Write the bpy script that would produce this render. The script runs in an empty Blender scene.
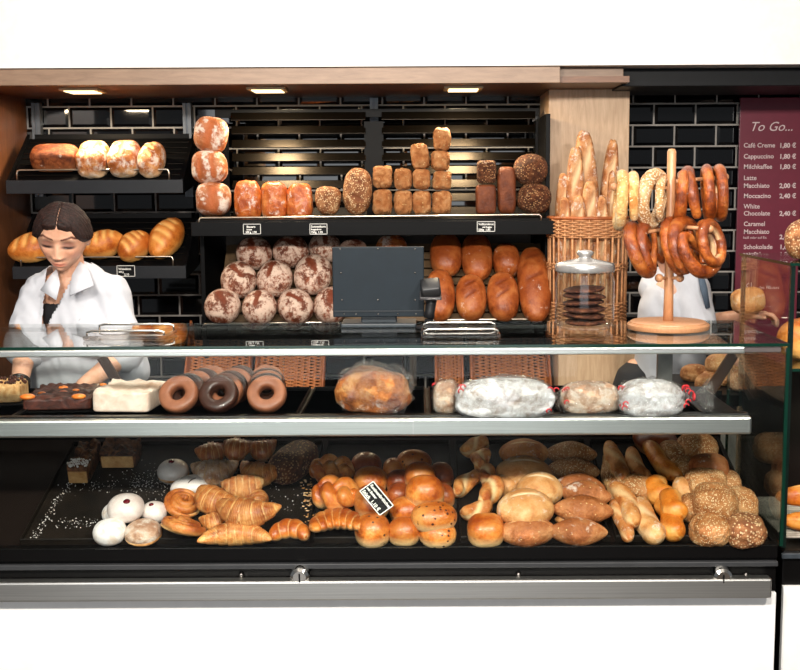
import bpy, bmesh, math, random
import numpy as np
from mathutils import Vector, Matrix, Euler, noise as mnoise
PI = math.pi
rnd = random.Random(7)
SC = bpy.context.scene
COL = SC.collection
# ------------------------------------------------------------------ camera
F = 1150.0; PX = 420.0; PY = 335.0; PITCH = math.radians(7.2); ROLL = math.radians(-.3)
EYE = Vector((0, 0, 1.67))
CR = (Matrix.Rotation(PI/2-PITCH, 3, 'X') @ Matrix.Rotation(ROLL, 3, 'Z'))
cd = bpy.data.cameras.new('camera'); cam = bpy.data.objects.new('camera', cd); COL.objects.link(cam)
cam.matrix_world = Matrix.Translation(EYE) @ CR.to_4x4()
cd.sensor_width = 36; cd.lens = F*36/800; cd.shift_x = (400-PX)/800; cd.clip_start = .05; cd.clip_end = 50
SC.camera = cam
def ray(px, py): return CR @ Vector(((px-PX)/F, -(py-PY)/F, -1))
def P(px, py, Y):
    d = ray(px, py); return EYE + d*(Y/d.y)
class Plane:                       # a shelf surface running along x, rising by angle th away from the viewer
    def __init__(s, Y, z, th): s.p = Vector((0, Y, z)); s.th = th; s.n = Vector((0, -math.sin(th), math.cos(th))); s.R = Matrix.Rotation(th, 3, 'X')
    def hit(s, px, py, off=0):
        d = ray(px, py); q = s.p + s.n*off
        return EYE + d*((q-EYE).dot(s.n)/d.dot(s.n))
    def y_at(s, Y): return s.p.z + math.tan(s.th)*(Y-s.p.y)
# ------------------------------------------------------------------ object helpers
def tag(o, label=None, cat=None, group=None, kind=None):
    if label: o['label'] = label
    if cat: o['category'] = cat
    if group: o['group'] = group
    if kind: o['kind'] = kind
    return o
def thing(name, label, cat, loc=(0, 0, 0), group=None, R=None):
    o = bpy.data.objects.new(name, None); COL.objects.link(o); o.empty_display_size = .05
    M = Matrix.Translation(Vector(loc))
    if R is not None: M = M @ R.to_4x4()
    o.matrix_world = M
    return tag(o, label, cat, group)
def finish(me, smooth=True):
    if smooth: me.polygons.foreach_set('use_smooth', [True]*len(me.polygons))
    me.update()
def wmat(o):
    return (wmat(o.parent) @ o.matrix_basis) if o.parent else o.matrix_basis.copy()
def link(name, me, mat, parent=None, loc=None, R=None, local=False):
    """me in world coordinates when parented (local=False) -> moved into the parent's frame"""
    o = bpy.data.objects.new(name, me); COL.objects.link(o)
    if mat is not None:
        me.materials.clear(); me.materials.append(mat)
    if parent is not None:
        o.parent = parent
        if not local: me.transform(wmat(parent).inverted())
    if loc is not None or R is not None:
        M = Matrix.Translation(Vector(loc or (0, 0, 0)))
        if R is not None: M = M @ R.to_4x4()
        if parent is None: o.matrix_world = M
        else: o.matrix_basis = M
    return o
def obj(name, bm, mat, parent=None, smooth=False, local=False, loc=None, R=None):
    me = bpy.data.meshes.new(name); bm.to_mesh(me); bm.free()
    finish(me, smooth)
    if smooth == 'auto':
        pass
    if parent is None and loc is None and len(me.vertices):       # origin at the base of the mesh
        co = np.empty(len(me.vertices)*3); me.vertices.foreach_get('co', co); co = co.reshape(-1, 3)
        lo, hi = co.min(0), co.max(0); b = Vector(((lo[0]+hi[0])/2, (lo[1]+hi[1])/2, lo[2]))
        me.transform(Matrix.Translation(-b)); loc = b
    return link(name, me, mat, parent, loc, R, local)
def NB(): return bmesh.new()
def box(bm, x0, x1, y0, y1, z0, z1, bev=0, M=None):
    vs = [bm.verts.new(Vector(c)) for c in ((x0,y0,z0),(x1,y0,z0),(x1,y1,z0),(x0,y1,z0),(x0,y0,z1),(x1,y0,z1),(x1,y1,z1),(x0,y1,z1))]
    fs = [bm.faces.new([vs[i] for i in f]) for f in ((0,3,2,1),(4,5,6,7),(0,1,5,4),(1,2,6,5),(2,3,7,6),(3,0,4,7))]
    if bev:
        es = list({e for f in fs for e in f.edges})
        r = bmesh.ops.bevel(bm, geom=es, offset=bev, segments=2, affect='EDGES', profile=.5)
        vs = list({v for f in r['faces'] for v in f.verts} | {v for v in vs if v.is_valid})
    if M is not None: bmesh.ops.transform(bm, matrix=M, verts=[v for v in vs if v.is_valid])
    return vs
def quadprism(bm, pts, thick):
    """extrude polygon pts by vector thick"""
    t = Vector(thick); a = [bm.verts.new(Vector(p)) for p in pts]; b = [bm.verts.new(Vector(p)+t) for p in pts]
    n = len(pts)
    bm.faces.new(a[::-1]); bm.faces.new(b)
    for i in range(n): bm.faces.new((a[i], a[(i+1) % n], b[(i+1) % n], b[i]))
    bmesh.ops.recalc_face_normals(bm, faces=bm.faces)
def tube(bm, pts, r, n=10, caps=True, closed=False, flat=1.0, up=None):
    pts = [Vector(p) for p in pts]; N = len(pts)
    if not hasattr(r, '__len__'): r = [r]*N
    rings = []; prev = None
    for i, p in enumerate(pts):
        if closed: t = pts[(i+1) % N]-pts[i-1]
        else: t = pts[min(i+1, N-1)]-pts[max(i-1, 0)]
        t.normalize()
        if prev is None:
            a = Vector(up) if up else (Vector((0, 0, 1)) if abs(t.z) < .9 else Vector((0, 1, 0)))
        else: a = prev
        u = (a - t*a.dot(t)).normalized(); w = t.cross(u); prev = u
        rings.append([bm.verts.new(p + (u*math.cos(2*PI*k/n)*flat + w*math.sin(2*PI*k/n))*r[i]) for k in range(n)])
    M = N if closed else N-1
    for i in range(M):
        a, b = rings[i], rings[(i+1) % N]
        for k in range(n): bm.faces.new((a[k], a[(k+1) % n], b[(k+1) % n], b[k]))
    if caps and not closed:
        bm.faces.new(rings[0][::-1]); bm.faces.new(rings[-1])
    return rings
def lathe(bm, prof, n=40, c=(0, 0, 0)):
    c = Vector(c); rings = []
    for (r, z) in prof:
        if r < 1e-5: rings.append([bm.verts.new(c+Vector((0, 0, z)))])
        else: rings.append([bm.verts.new(c+Vector((r*math.cos(2*PI*k/n), r*math.sin(2*PI*k/n), z))) for k in range(n)])
    for a, b in zip(rings, rings[1:]):
        if len(a) == 1 and len(b) == 1: continue
        for k in range(n):
            k2 = (k+1) % n
            if len(a) == 1: bm.faces.new((a[0], b[k2], b[k]))
            elif len(b) == 1: bm.faces.new((a[k], a[k2], b[0]))
            else: bm.faces.new((a[k], a[k2], b[k2], b[k]))
def autos(o, ang=35):
    me = o.data; me.polygons.foreach_set('use_smooth', [True]*len(me.polygons))
    bm = bmesh.new(); bm.from_mesh(me)
    for e in bm.edges:
        if len(e.link_faces) == 2 and e.calc_face_angle(0) > math.radians(ang): e.smooth = False
    bm.to_mesh(me); bm.free(); return o
def text_mesh(lines, size=1, spacing=1.25, shear=0, align='LEFT', ext=.0, offset=.0):
    c = bpy.data.curves.new('lettering', 'FONT'); c.body = lines; c.size = size; c.space_line = spacing; c.shear = shear; c.align_x = align
    c.extrude = ext; c.offset = offset; c.resolution_u = 3
    t = bpy.data.objects.new('lettering', c); COL.objects.link(t)
    bpy.context.view_layer.update()
    dg = bpy.context.evaluated_depsgraph_get(); me = bpy.data.meshes.new_from_object(t.evaluated_get(dg))
    bpy.data.objects.remove(t); bpy.data.curves.remove(c); me.name = 'lettering'
    return me
# ------------------------------------------------------------------ materials
MATS = {}
def L(c):                          # sRGB 0-255 -> linear
    return tuple(((v/255)/12.92 if v/255 <= .04045 else ((v/255+.055)/1.055)**2.4) for v in c)+(1,)
class NT:
    def __init__(s, name):
        m = bpy.data.materials.new(name); m.use_nodes = True; s.m = m; s.t = m.node_tree; s.n = s.t.nodes; s.l = s.t.links
        s.out = s.n['Material Output']; s.b = s.n['Principled BSDF']
    def new(s, typ, **kw):
        n = s.n.new(typ)
        for k, v in kw.items():
            if k.startswith('_'): setattr(n, k[1:], v)
            else: n.inputs[k.replace('_', ' ')].default_value = v
        return n
    def ln(s, a, b): s.l.new(a, b)
    def ramp(s, fac, stops):
        r = s.n.new('ShaderNodeValToRGB'); e = r.color_ramp.elements
        while len(e) < len(stops): e.new(.5)
        for el, (p, c) in zip(e, stops): el.position = p; el.color = c if len(c) == 4 else L(c)
        s.ln(fac, r.inputs[0]); return r.outputs[0]
    def mix(s, fac, a, b):
        n = s.n.new('ShaderNodeMix'); n.data_type = 'RGBA'
        for v, i in ((fac, 0), (a, 6), (b, 7)):
            if isinstance(v, (int, float)): n.inputs[i].default_value = v
            elif isinstance(v, tuple): n.inputs[i].default_value = v if len(v) == 4 else L(v)
            else: s.ln(v, n.inputs[i])
        return n.outputs[2]
    def math(s, op, a, b=None, c=None):
        n = s.n.new('ShaderNodeMath'); n.operation = op
        for i, v in enumerate((a, b, c)):
            if v is None: continue
            if isinstance(v, (int, float)): n.inputs[i].default_value = v
            else: s.ln(v, n.inputs[i])
        return n.outputs[0]
    def coords(s, scale=1, rand=True):
        tc = s.n.new('ShaderNodeTexCoord'); mp = s.n.new('ShaderNodeMapping')
        s.ln(tc.outputs['Object'], mp.inputs[0])
        sc = scale if hasattr(scale, '__len__') else (scale,)*3
        mp.inputs['Scale'].default_value = sc
        if rand:
            oi = s.n.new('ShaderNodeObjectInfo'); r = s.math('MULTIPLY', oi.outputs['Random'], 37.0)
            s.ln(r, mp.inputs['Location'])
        return mp.outputs[0]
    def noise(s, co, scale, detail=4, rough=.6, dist=0):
        n = s.new('ShaderNodeTexNoise', Scale=scale, Detail=detail, Roughness=rough, Distortion=dist); s.ln(co, n.inputs['Vector']); return n.outputs['Fac']
    def bump(s, h, strength=.3, dist=.002, prev=None):
        n = s.new('ShaderNodeBump', Strength=strength, Distance=dist); s.ln(h, n.inputs['Height'])
        if prev is not None: s.ln(prev, n.inputs['Normal'])
        s.ln(n.outputs[0], s.b.inputs['Normal']); return n.outputs[0]
def plain(name, c, rough=.5, metal=0, spec=.5, coat=0, nz=0, nscale=20, bump=0, emit=None):
    if name in MATS: return MATS[name]
    t = NT(name); b = t.b
    b.inputs['Base Color'].default_value = L(c); b.inputs['Roughness'].default_value = rough; b.inputs['Metallic'].default_value = metal
    b.inputs['Specular IOR Level'].default_value = spec; b.inputs['Coat Weight'].default_value = coat
    co = t.coords(1, False); n = t.noise(co, nscale)
    k = nz or .06
    dk = tuple(max(0, v*(1-k)) for v in c); lt = tuple(min(255, v*(1+k)) for v in c)
    t.ln(t.ramp(n, [(.3, dk), (.7, lt)]), b.inputs['Base Color'])
    if bump: t.bump(n, bump, .002)
    if emit: b.inputs['Emission Color'].default_value = L(emit[0]); b.inputs['Emission Strength'].default_value = emit[1]
    MATS[name] = t.m; return t.m
def wood(name, c0, c1, scale=(3, 3, .6), rough=.45, n2=14):
    if name in MATS: return MATS[name]
    t = NT(name); co = t.coords(scale, False)
    n = t.noise(co, n2, 6, .65, .6); t.ln(t.ramp(n, [(.25, c0), (.75, c1)]), t.b.inputs['Base Color'])
    t.b.inputs['Roughness'].default_value = rough; t.bump(n, .08, .001)
    MATS[name] = t.m; return t.m
def brushed(name, c, rough=.3, sx=.4):
    t = NT(name); co = t.coords((sx, 60, 60), False); n = t.noise(co, 6, 3)
    t.ln(t.ramp(n, [(.2, tuple(v*.85 for v in c)), (.8, c)]), t.b.inputs['Base Color'])
    t.b.inputs['Metallic'].default_value = 1; t.b.inputs['Roughness'].default_value = rough; t.bump(n, .05, .0005)
    MATS[name] = t.m; return t.m
def schlick(t, f0, normal=None, fmax=1.0):
    """reflectance that is the same from both sides of a thin pane"""
    g = t.n.new('ShaderNodeNewGeometry'); d = t.n.new('ShaderNodeVectorMath'); d.operation = 'DOT_PRODUCT'
    t.ln(g.outputs['Incoming'], d.inputs[0]); t.ln(normal if normal is not None else g.outputs['Normal'], d.inputs[1])
    c = t.math('ABSOLUTE', d.outputs['Value']); k = t.math('POWER', t.math('SUBTRACT', 1.0, t.math('MINIMUM', c, 1.0)), 5.0)
    return t.math('MULTIPLY_ADD', k, fmax-f0, f0)
def glass(name, tint=(246, 250, 248), ior=1.45, rough=0, edge=None, refl=1.0):
    if name in MATS: return MATS[name]
    t = NT(name); t.n.remove(t.b)
    tr = t.new('ShaderNodeBsdfTransparent'); tr.inputs[0].default_value = L(tint)
    gl = t.new('ShaderNodeBsdfGlossy', Roughness=rough); gl.inputs[0].default_value = (refl, refl, refl, 1)
    mx = t.new('ShaderNodeMixShader'); f0 = ((ior-1)/(ior+1))**2
    t.ln(schlick(t, f0), mx.inputs[0]); t.ln(tr.outputs[0], mx.inputs[1]); t.ln(gl.outputs[0], mx.inputs[2]); t.ln(mx.outputs[0], t.out.inputs[0])
    MATS[name] = t.m; return t.m
def film(name):
    t = NT(name); t.n.remove(t.b)
    tr = t.new('ShaderNodeBsdfTransparent'); tr.inputs[0].default_value = (.93, .93, .93, 1)
    gl = t.new('ShaderNodeBsdfGlossy', Roughness=.12); gl.inputs[0].default_value = (.9, .9, .9, 1)
    co = t.coords(1); n = t.noise(co, 26, 5, .7, 2.5); bp = t.new('ShaderNodeBump', Strength=1.0, Distance=.012)
    t.ln(n, bp.inputs['Height']); t.ln(bp.outputs[0], gl.inputs['Normal'])
    mx = t.new('ShaderNodeMixShader'); t.ln(schlick(t, .13, bp.outputs[0], .7), mx.inputs[0])
    t.ln(tr.outputs[0], mx.inputs[1]); t.ln(gl.outputs[0], mx.inputs[2]); t.ln(mx.outputs[0], t.out.inputs[0])
    MATS[name] = t.m; return t.m
def crust(name, dark, mid, light, flour=0, seeds=0, seedc=(225, 195, 140), rough=.5, coat=0, scale=28, slash=(235, 190, 125), base=None, fscale=20, sscale=190, flourc=(238, 226, 212), bmp=.5):
    """bread crust: baked colours, optional flour patches and seeds, 'mark' attribute = torn or cut dough, 'hz' = baked height"""
    t = NT(name); co = t.coords(1)
    n = t.noise(co, scale, 6, .6, .3); fine = t.noise(co, scale*9, 3, .6)
    c = t.ramp(t.math('ADD', t.math('MULTIPLY', n, .8), t.math('MULTIPLY', fine, .2)), [(.39, dark), (.5, mid), (.62, light)])
    at = t.new('ShaderNodeAttribute', _attribute_name='hz')
    big = t.noise(co, scale*.45, 2, .5)
    f = t.math('MULTIPLY', t.ramp(big, [(.46, (0, 0, 0)), (.66, (255, 255, 255))]), .55); c = t.mix(f, c, dark)
    f = t.math('MULTIPLY', t.ramp(t.math('MULTIPLY_ADD', t.math('SUBTRACT', fine, .5), .5, at.outputs['Fac']), [(.62, (0, 0, 0)), (1.0, (255, 255, 255))]), .45); c = t.mix(f, c, dark)
    if base:
        f = t.ramp(at.outputs['Fac'], [(.12, (255, 255, 255)), (.5, (0, 0, 0))]); c = t.mix(f, c, base)
    am = t.new('ShaderNodeAttribute', _attribute_name='mark')
    c = t.mix(am.outputs['Fac'], c, slash)
    h = t.math('ADD', t.math('MULTIPLY', n, .6), t.math('MULTIPLY', fine, .4)); hb = h
    if flour:
        fn = t.math('ADD', t.math('MULTIPLY', t.noise(co, fscale, 4, .6, .5), .55), t.math('MULTIPLY', t.noise(co, fscale*3.4, 6, .75, .3), .45))
        a = .60-.17*flour
        f = t.ramp(t.math('SUBTRACT', fn, t.math('MULTIPLY', am.outputs['Fac'], .2)), [(a, (0, 0, 0)), (a+.09, (225, 225, 225))])
        c = t.mix(f, c, flourc)
    if seeds:
        v = t.new('ShaderNodeTexVoronoi', Scale=sscale); t.ln(co, v.inputs['Vector'])
        on = t.math('GREATER_THAN', v.outputs['Color'], 1-seeds)
        # elongated seed = distance below threshold
        s1 = t.math('LESS_THAN', v.outputs['Distance'], .42); f = t.math('MULTIPLY', on, s1)
        c = t.mix(f, c, seedc); hb = t.math('ADD', hb, t.math('MULTIPLY', f, .8))
    t.ln(c, t.b.inputs['Base Color']); t.b.inputs['Roughness'].default_value = rough; t.b.inputs['Coat Weight'].default_value = coat; t.b.inputs['Coat Roughness'].default_value = .25
    t.b.inputs['Specular IOR Level'].default_value = .35
    mt_ = t.noise(co, scale*3.2, 5, .7, .4); hb = t.math('ADD', hb, t.math('MULTIPLY', mt_, 1.1))
    t.bump(hb, min(1.0, bmp*1.2), .010)
    MATS[name] = t.m; return t.m
def two(name, c0, c1, scale, lo=.45, hi=.55, rough=.5, coat=0, bmp=.3, detail=5, spec=.4):
    t = NT(name); t.b.inputs['Specular IOR Level'].default_value = spec; co = t.coords(1); n = t.noise(co, scale, detail, .65, .5)
    t.ln(t.ramp(n, [(lo, c0), (hi, c1)]), t.b.inputs['Base Color']); t.b.inputs['Roughness'].default_value = rough; t.b.inputs['Coat Weight'].default_value = coat
    t.bump(n, bmp, .003); MATS[name] = t.m; return t.m
blackm = plain('black_metal', (8, 8, 9), .45, spec=.1)
lipm = plain('dark_grey_steel', (28, 30, 34), .4, spec=.3)
slatm = plain('slat_metal', (31, 26, 20), .27, metal=.85)
slatb = plain('bronze_slat', (96, 76, 54), .45)
chrome = brushed('brushed_steel', (226, 226, 222), .34)
polish = plain('polished_chrome', (225, 222, 216), .12, metal=1)
railm = plain('satin_rail', (214, 200, 182), .28, metal=1)
dkrail = brushed('dark_steel', (120, 116, 112), .3)
zinc = plain('zinc_strip', (96, 100, 106), .45, metal=.6)
gclear = glass('clear_glass'); gfront = glass('front_glass', (250, 252, 251), 1.2)
gshelf = glass('counter_glass', (244, 247, 245), 1.5)
gjar = glass('jar_glass', (244, 247, 248), 1.35)
acry = glass('acrylic', (236, 232, 228), 1.6, .05)
gedge = plain('green_glass_edge', (6, 40, 30), .15)
filmm = film('plastic_film')
trayb = two('baked_tray_black', (15, 12, 10), (34, 27, 21), 9, .35, .7, .55, bmp=.1, spec=.15)
caseb = plain('case_black', (8, 7, 7), .34, spec=.16)
caseint = plain('case_dark_brown', (26, 19, 16), .5, spec=.15)
oak = wood('pale_oak', (176, 140, 106), (214, 182, 148), (4, 4, .5))
oakh = wood('pale_oak_board', (122, 98, 80), (158, 130, 108), (.5, 4, 4))
walnut = wood('brown_wall_wood', (84, 48, 27), (124, 76, 44), (4, 4, .5))
soff = wood('soffit_wood', (92, 62, 44), (128, 88, 62), (.5, 4, 4))
beech = wood('beech', (172, 118, 80), (204, 150, 108), (8, 8, 2), .35)
white_paint = plain('white_paint', (240, 238, 234), .6, nz=.02)
white_panel = plain('white_laminate', (242, 241, 239), .45, nz=.015)
floorm = plain('floor_tile', (70, 62, 56), .4, nz=.2, nscale=4)
# ================================================================== THE SETTING
YW = 5.75
# glossy black metro tiles, bevelled, with pale grout: one wall
def tile_wall():
    z0 = P(90, 106.7, YW).z; x0 = P(111, 117, YW).x; pz = .1035; px = .2055; g = .0042
    bm = NB()
    r0 = int((0-z0)/pz)-1; r1 = int((2.75-z0)/pz)
    for r in range(r0+5, r1+1):
        zb = z0 + r*pz
        if zb < .3: continue
        off = x0 + (px/2 if (r % 2 == 0) else 0)
        k0 = int((-2.1-off)/px)-1; k1 = int((2.9-off)/px)+1
        for k in range(k0, k1):
            xa = off + k*px; a, b, c, d = xa+g, xa+px-g, zb+g, zb+pz-g
            if a < -2.2 or b > 3.0: continue
            bv = .014; t = .006; y = YW
            o = [(a, y, c), (b, y, c), (b, y, d), (a, y, d)]
            i = [(a+bv, y-t, c+bv), (b-bv, y-t, c+bv), (b-bv, y-t, d-bv), (a+bv, y-t, d-bv)]
            j = rnd.uniform(-.0008, .0008)
            O = [bm.verts.new(p) for p in o]; I = [bm.verts.new((p[0], p[1]+j*(1 if n in (0, 3) else -1), p[2])) for n, p in enumerate(i)]
            bm.faces.new(I)
            for n in range(4): bm.faces.new((O[n], O[(n+1) % 4], I[(n+1) % 4], I[n]))
    bmesh.ops.recalc_face_normals(bm, faces=bm.faces)
    for f in bm.faces:
        if f.normal.y > 0: f.normal_flip()
    return bm
tm = plain('black_glazed_tile', (9, 9, 11), .06, coat=.6, nz=.1, nscale=3)
grout = plain('grey_grout', (158, 152, 146), .85)
bm = NB(); box(bm, -4.6, 5.0, YW+.001, YW+.12, 0, 3.2)
wb = tag(obj('wall_back', bm, grout), kind='structure')
tw = obj('tiles', tile_wall(), tm, wb); tw.data.transform(Matrix.Identity(4))
XL = -1.93
bm = NB(); box(bm, XL-.06, XL, 4.55, YW, 0, 3.2); tag(obj('wall_left', bm, walnut), kind='structure')
bm = NB(); box(bm, -4.6, 5.0, -1.6, YW+.12, -.08, 0); tag(obj('floor', bm, floorm), kind='structure')
bm = NB(); box(bm, -4.6, 5.0, -1.6, YW+.12, 3.2, 3.26); tag(obj('ceiling', bm, white_paint), kind='structure')
# wooden canopy above the shelves
zf = 2.118; zt = 2.186
xr = P(560, 80, 4.98).x
bm = NB(); box(bm, XL+.001, xr, 4.98, 5.02, zf, zt, .002); tag(obj('trim_1', bm, oakh), kind='structure')
bm = NB(); box(bm, XL+.001, P(622, 88, 5.2).x, 5.02, YW, zf+.004, zf+.03)
tag(obj('trim_2', bm, soff), kind='structure')
xd = P(619, 80, 5.16).x
bm = NB(); box(bm, xr, xd, 5.05, 5.09, zf+.03, zt+.0, .002)
tag(obj('trim_3', bm, oakh), kind='structure')
bm = NB(); box(bm, xd+.002, 3.0, 5.10, 5.6, P(700, 86, 5.1).z, zt, .003); tag(obj('trim_4', bm, plain('anthracite_panel', (26, 27, 29), .5, spec=.15)), kind='structure')
# plain white wall above the canopy
bm = NB(); box(bm, -4.6, 5.0, 4.97, 5.6, zt+.003, 3.2); tag(obj('wall_upper', bm, white_paint), kind='structure')
# oak pillar panel
xa, xb = P(548, 200, 5.35).x, P(628, 200, 5.35).x
bm = NB(); box(bm, xa, xb, 5.35, YW-.01, 0, zf+.003, .002); tag(obj('trim_5', bm, oak), kind='structure')

# canopy downlights
for i, (px, lab) in enumerate([(83, 'flat cream downlight under the wooden canopy, above the left bread shelves'), (268, 'flat cream downlight under the canopy, above the stack of three floury loaves'), (463, 'flat cream downlight under the canopy, above the tallest stack of crusty rolls')]):
    p = P(px, 91, 5.22); x = p.x
    t = thing('downlight', lab, 'light', (x, 5.22, zf-.006), 'downlights under the wooden canopy')
    bm = NB(); box(bm, x-.085, x+.085, 5.14, 5.30, zf-.008, zf+.003, .002); obj('frame', bm, plain('cream_frame', (206, 186, 150), .5), t)
    bm = NB(); box(bm, x-.065, x+.065, 5.15, 5.29, zf-.012, zf-.008); obj('diffuser', bm, plain('cream_diffuser', (255, 232, 190), .5, emit=((255, 226, 170), 2.2)), t)
    ld = bpy.data.lights.new('downlight_lamp', 'AREA'); ld.shape = 'RECTANGLE'; ld.size = .13; ld.size_y = .12; ld.energy = 8; ld.color = (1, .80, .52)
    lo = bpy.data.objects.new('downlight_lamp', ld); COL.objects.link(lo); lo.parent = t; lo.location = (0, 0, -.012)

# ================================================================== REAR SHELVES
def lettered_tag(px, py, Y, w, h, rows, label, name='price_tag', R=None, at=None, cat='price tag', grp='black price tags'):
    """black price card with a white border and white lettering; w, h in metres"""
    c = at if at is not None else P(px, py, Y)
    t = thing(name, label, cat, c, grp, R=R)
    bm = NB(); box(bm, -w/2, w/2, -.0015, .0015, -h/2, h/2); obj('card', bm, plain('tag_black', (10, 10, 11), .5, spec=.15), t, local=True)
    bm = NB(); b = w*.03
    for a in ((-w/2, w/2, h/2-b, h/2), (-w/2, w/2, -h/2, -h/2+b), (-w/2, -w/2+b, -h/2, h/2), (w/2-b, w/2, -h/2, h/2)):
        box(bm, a[0], a[1], -.0022, -.0012, a[2], a[3])
    wm = plain('tag_white', (228, 226, 220), .5); obj('border', bm, wm, t, local=True)
    for (s, x, z, sz) in rows:
        me = text_mesh(s, sz*h, offset=.0004, shear=0)
        me.transform(Matrix.Translation((x*w, -.0025, z*h)) @ Matrix.Rotation(PI/2, 4, 'X')); link('lettering', me, wm, t, local=True)
    return t
# --- tilted bin shelves on the left
def bin_shelf(name, label, x0, x1, Yf, zf0, Yb, zb, liph, railpx, group):
    """open shelf tilted towards the shopper, front lip, side cheeks and bent wire rail"""
    t = thing(name, label, 'shelf', ((x0+x1)/2, Yf, zf0-liph), group)
    th = math.atan2(zb-zf0, Yb-Yf)
    bm = NB(); quadprism(bm, [(x0, Yf, zf0-.012), (x1, Yf, zf0-.012), (x1, Yb, zb-.012), (x0, Yb, zb-.012)], (0, 0, .01)); obj('shelf_board', bm, blackm, t)
    bm = NB(); box(bm, x0-.012, x1+.012, Yf-.02, Yf, zf0-liph, zf0, .002); obj('front_lip', bm, lipm, t)
    for x in (x0-.012, x1):
        bm = NB(); quadprism(bm, [(x, Yf, zf0-liph), (x, Yb, zf0-liph*.3), (x, Yb, zb+.02), (x, Yf, zf0+.004)], (.012, 0, 0)); obj('side_cheek', bm, blackm, t)
    bm = NB()
    for k in range(7):
        u = .1+.13*k; y = Yf+(Yb-Yf)*u; z = zf0+(zb-zf0)*u
        tube(bm, [(x0+.01, y, z+.002), (x1-.01, y, z+.002)], .002, 6)
    obj('ribs', bm, slatm, t)
    bm = NB(); box(bm, x0+.02, x1-.02, Yb+.005, Yb+.02, zb-.2, zb+.02); obj('back_panel', bm, blackm, t)
    (ax, ay), (bx, by) = railpx
    a = P(ax, ay, Yf-.005); b = P(bx, by, Yf-.005); y = Yf-.008; zl = zf0-.01; zr = (a.z+b.z)/2; r = .012
    pts = [(a.x, y, zl), (a.x, y, zr-r), (a.x+r*.3, y, zr-r*.3), (a.x+r, y, zr), (b.x-r, y, zr), (b.x-r*.3, y, zr-r*.3), (b.x, y, zr-r), (b.x, y, zl)]
    bm = NB(); tube(bm, pts, .0042, 10); obj('wire_rail', bm, railm, t, smooth=True)
    return Plane(Yf, zf0, th)
g = 'tilted bread shelves on the left'
Yf = 5.2
xa = P(10, 186, Yf).x; xb = P(181, 186, Yf).x; xa = max(xa, XL+.014)
za = P(100, 180, Yf).z
PUL = bin_shelf('bread_shelf', 'upper black tilted bread shelf with wire rail, holding four loaves on the left', xa, xb, Yf, za, 5.5, P(100, 134, 5.5).z-.02, .06, ((17, 169.5), (169, 170)), g)
za2 = P(100, 266, Yf).z
PLL = bin_shelf('bread_shelf', 'lower black tilted bread shelf behind the woman in white', xa+.01, P(184, 270, Yf).x, Yf, za2, 5.5, za2+.21, .057, ((21, 257), (173, 257)), g)
# --- wide centre rack
xl, xr2 = P(197, 230, 5.0).x, P(549, 230, 5.0).x
Zu = 1.545; Zl = 1.100
rack = thing('bread_rack', 'wide black bread rack with slatted back and two tiers in the centre', 'shelf', ((xl+xr2)/2, 5.3, 0))
for x in (xl-.02, xr2):
    bm = NB(); box(bm, x, x+.02, 5.16, YW-.02, .3, 2.0, .002); obj('side_panel', bm, blackm, rack)
bm = NB(); box(bm, xl, xr2, 4.99, YW-.03, Zu-.018, Zu, .001); obj('shelf_board', bm, blackm, rack)
bm = NB(); box(bm, xl-.02, xr2+.02, 4.97, 4.99, P(400, 235, 5).z, P(400, 221, 5).z, .002); obj('front_lip', bm, blackm, rack)
bm = NB(); box(bm, xl, xr2, 4.99, YW-.03, Zl-.03, Zl-.012, .001); obj('shelf_board', bm, blackm, rack)
bm = NB(); box(bm, xl-.02, xr2+.02, 4.97, 4.99, Zl-.075, Zl-.01, .002); obj('front_lip', bm, blackm, rack)
def rail(x0, y0, x1, y1, Y, drop):
    a = P(x0, y0, Y); b = P(x1, y1, Y); bm = NB(); r = .008
    tube(bm, [(a.x, Y, a.z-drop), (a.x, Y, a.z-r), (a.x+r, Y, a.z), (b.x-r, Y, b.z), (b.x, Y, b.z-r), (b.x, Y, b.z-drop)], .0042, 10)
    obj('wire_rail', bm, railm, rack, smooth=True)
rail(199, 218, 541, 214.5, 4.975, .03); rail(203, 324, 339, 322, 4.975, .03); rail(425, 320, 541, 319, 4.975, .03)
# upper slatted back: gently tilted metal strips with gaps that show the tiles
for (p0, p1) in ((232, 366), (382, 535)):
    bm = NB(); x0 = P(p0, 160, 5.5).x; x1 = P(p1, 160, 5.5).x
    for k in range(9):
        zc = P(300, 116.5+k*13.6, 5.5).z
        M = Matrix.Translation((0, 5.5, zc)) @ Matrix.Rotation(math.radians(-24), 4, 'X')
        box(bm, x0, x1, -.004, .004, -.0205, .0205, .0015, M=M)
    obj('slatted_back', bm, slatm, rack)
for p in (222, 374, 542):
    x = P(p, 160, 5.5).x; bm = NB(); box(bm, x-.045 if p == 374 else x-.03, x+.045 if p == 374 else x+.03, 5.5, 5.53, Zu, 1.99); obj('upright', bm, blackm, rack)
bm = NB(); box(bm, xl, xr2, 5.52, 5.55, P(300, 117, 5.5).z, P(300, 109, 5.5).z); obj('crossbar', bm, blackm, rack)
# lower leaning slatted board
PLC = Plane(5.02, Zl, math.radians(45)); PLC.p.z += .01
bm = NB(); Ml = Matrix.Translation((0, 5.02, Zl)) @ Matrix.Rotation(math.radians(45), 4, 'X')
for k in range(9): box(bm, xl+.09, xr2-.03, .0+k*.052, .040+k*.052, -.008, 0, .001, M=Ml)
for x in (xl+.07, 0-.12, xr2-.04): box(bm, x, x+.05, 0, .46, -.02, -.008, M=Ml)
obj('leaning_slats', bm, slatb, rack)
bm = NB(); box(bm, xl+.02, xr2-.02, 5.62, 5.65, Zl, Zu-.02); obj('back_panel', bm, plain('rack_back_brown', (74, 58, 42), .5), rack)
bm = NB(); box(bm, xl, xr2, 5.4, YW-.02, .3, .36); obj('bottom_board', bm, blackm, rack)
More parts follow.
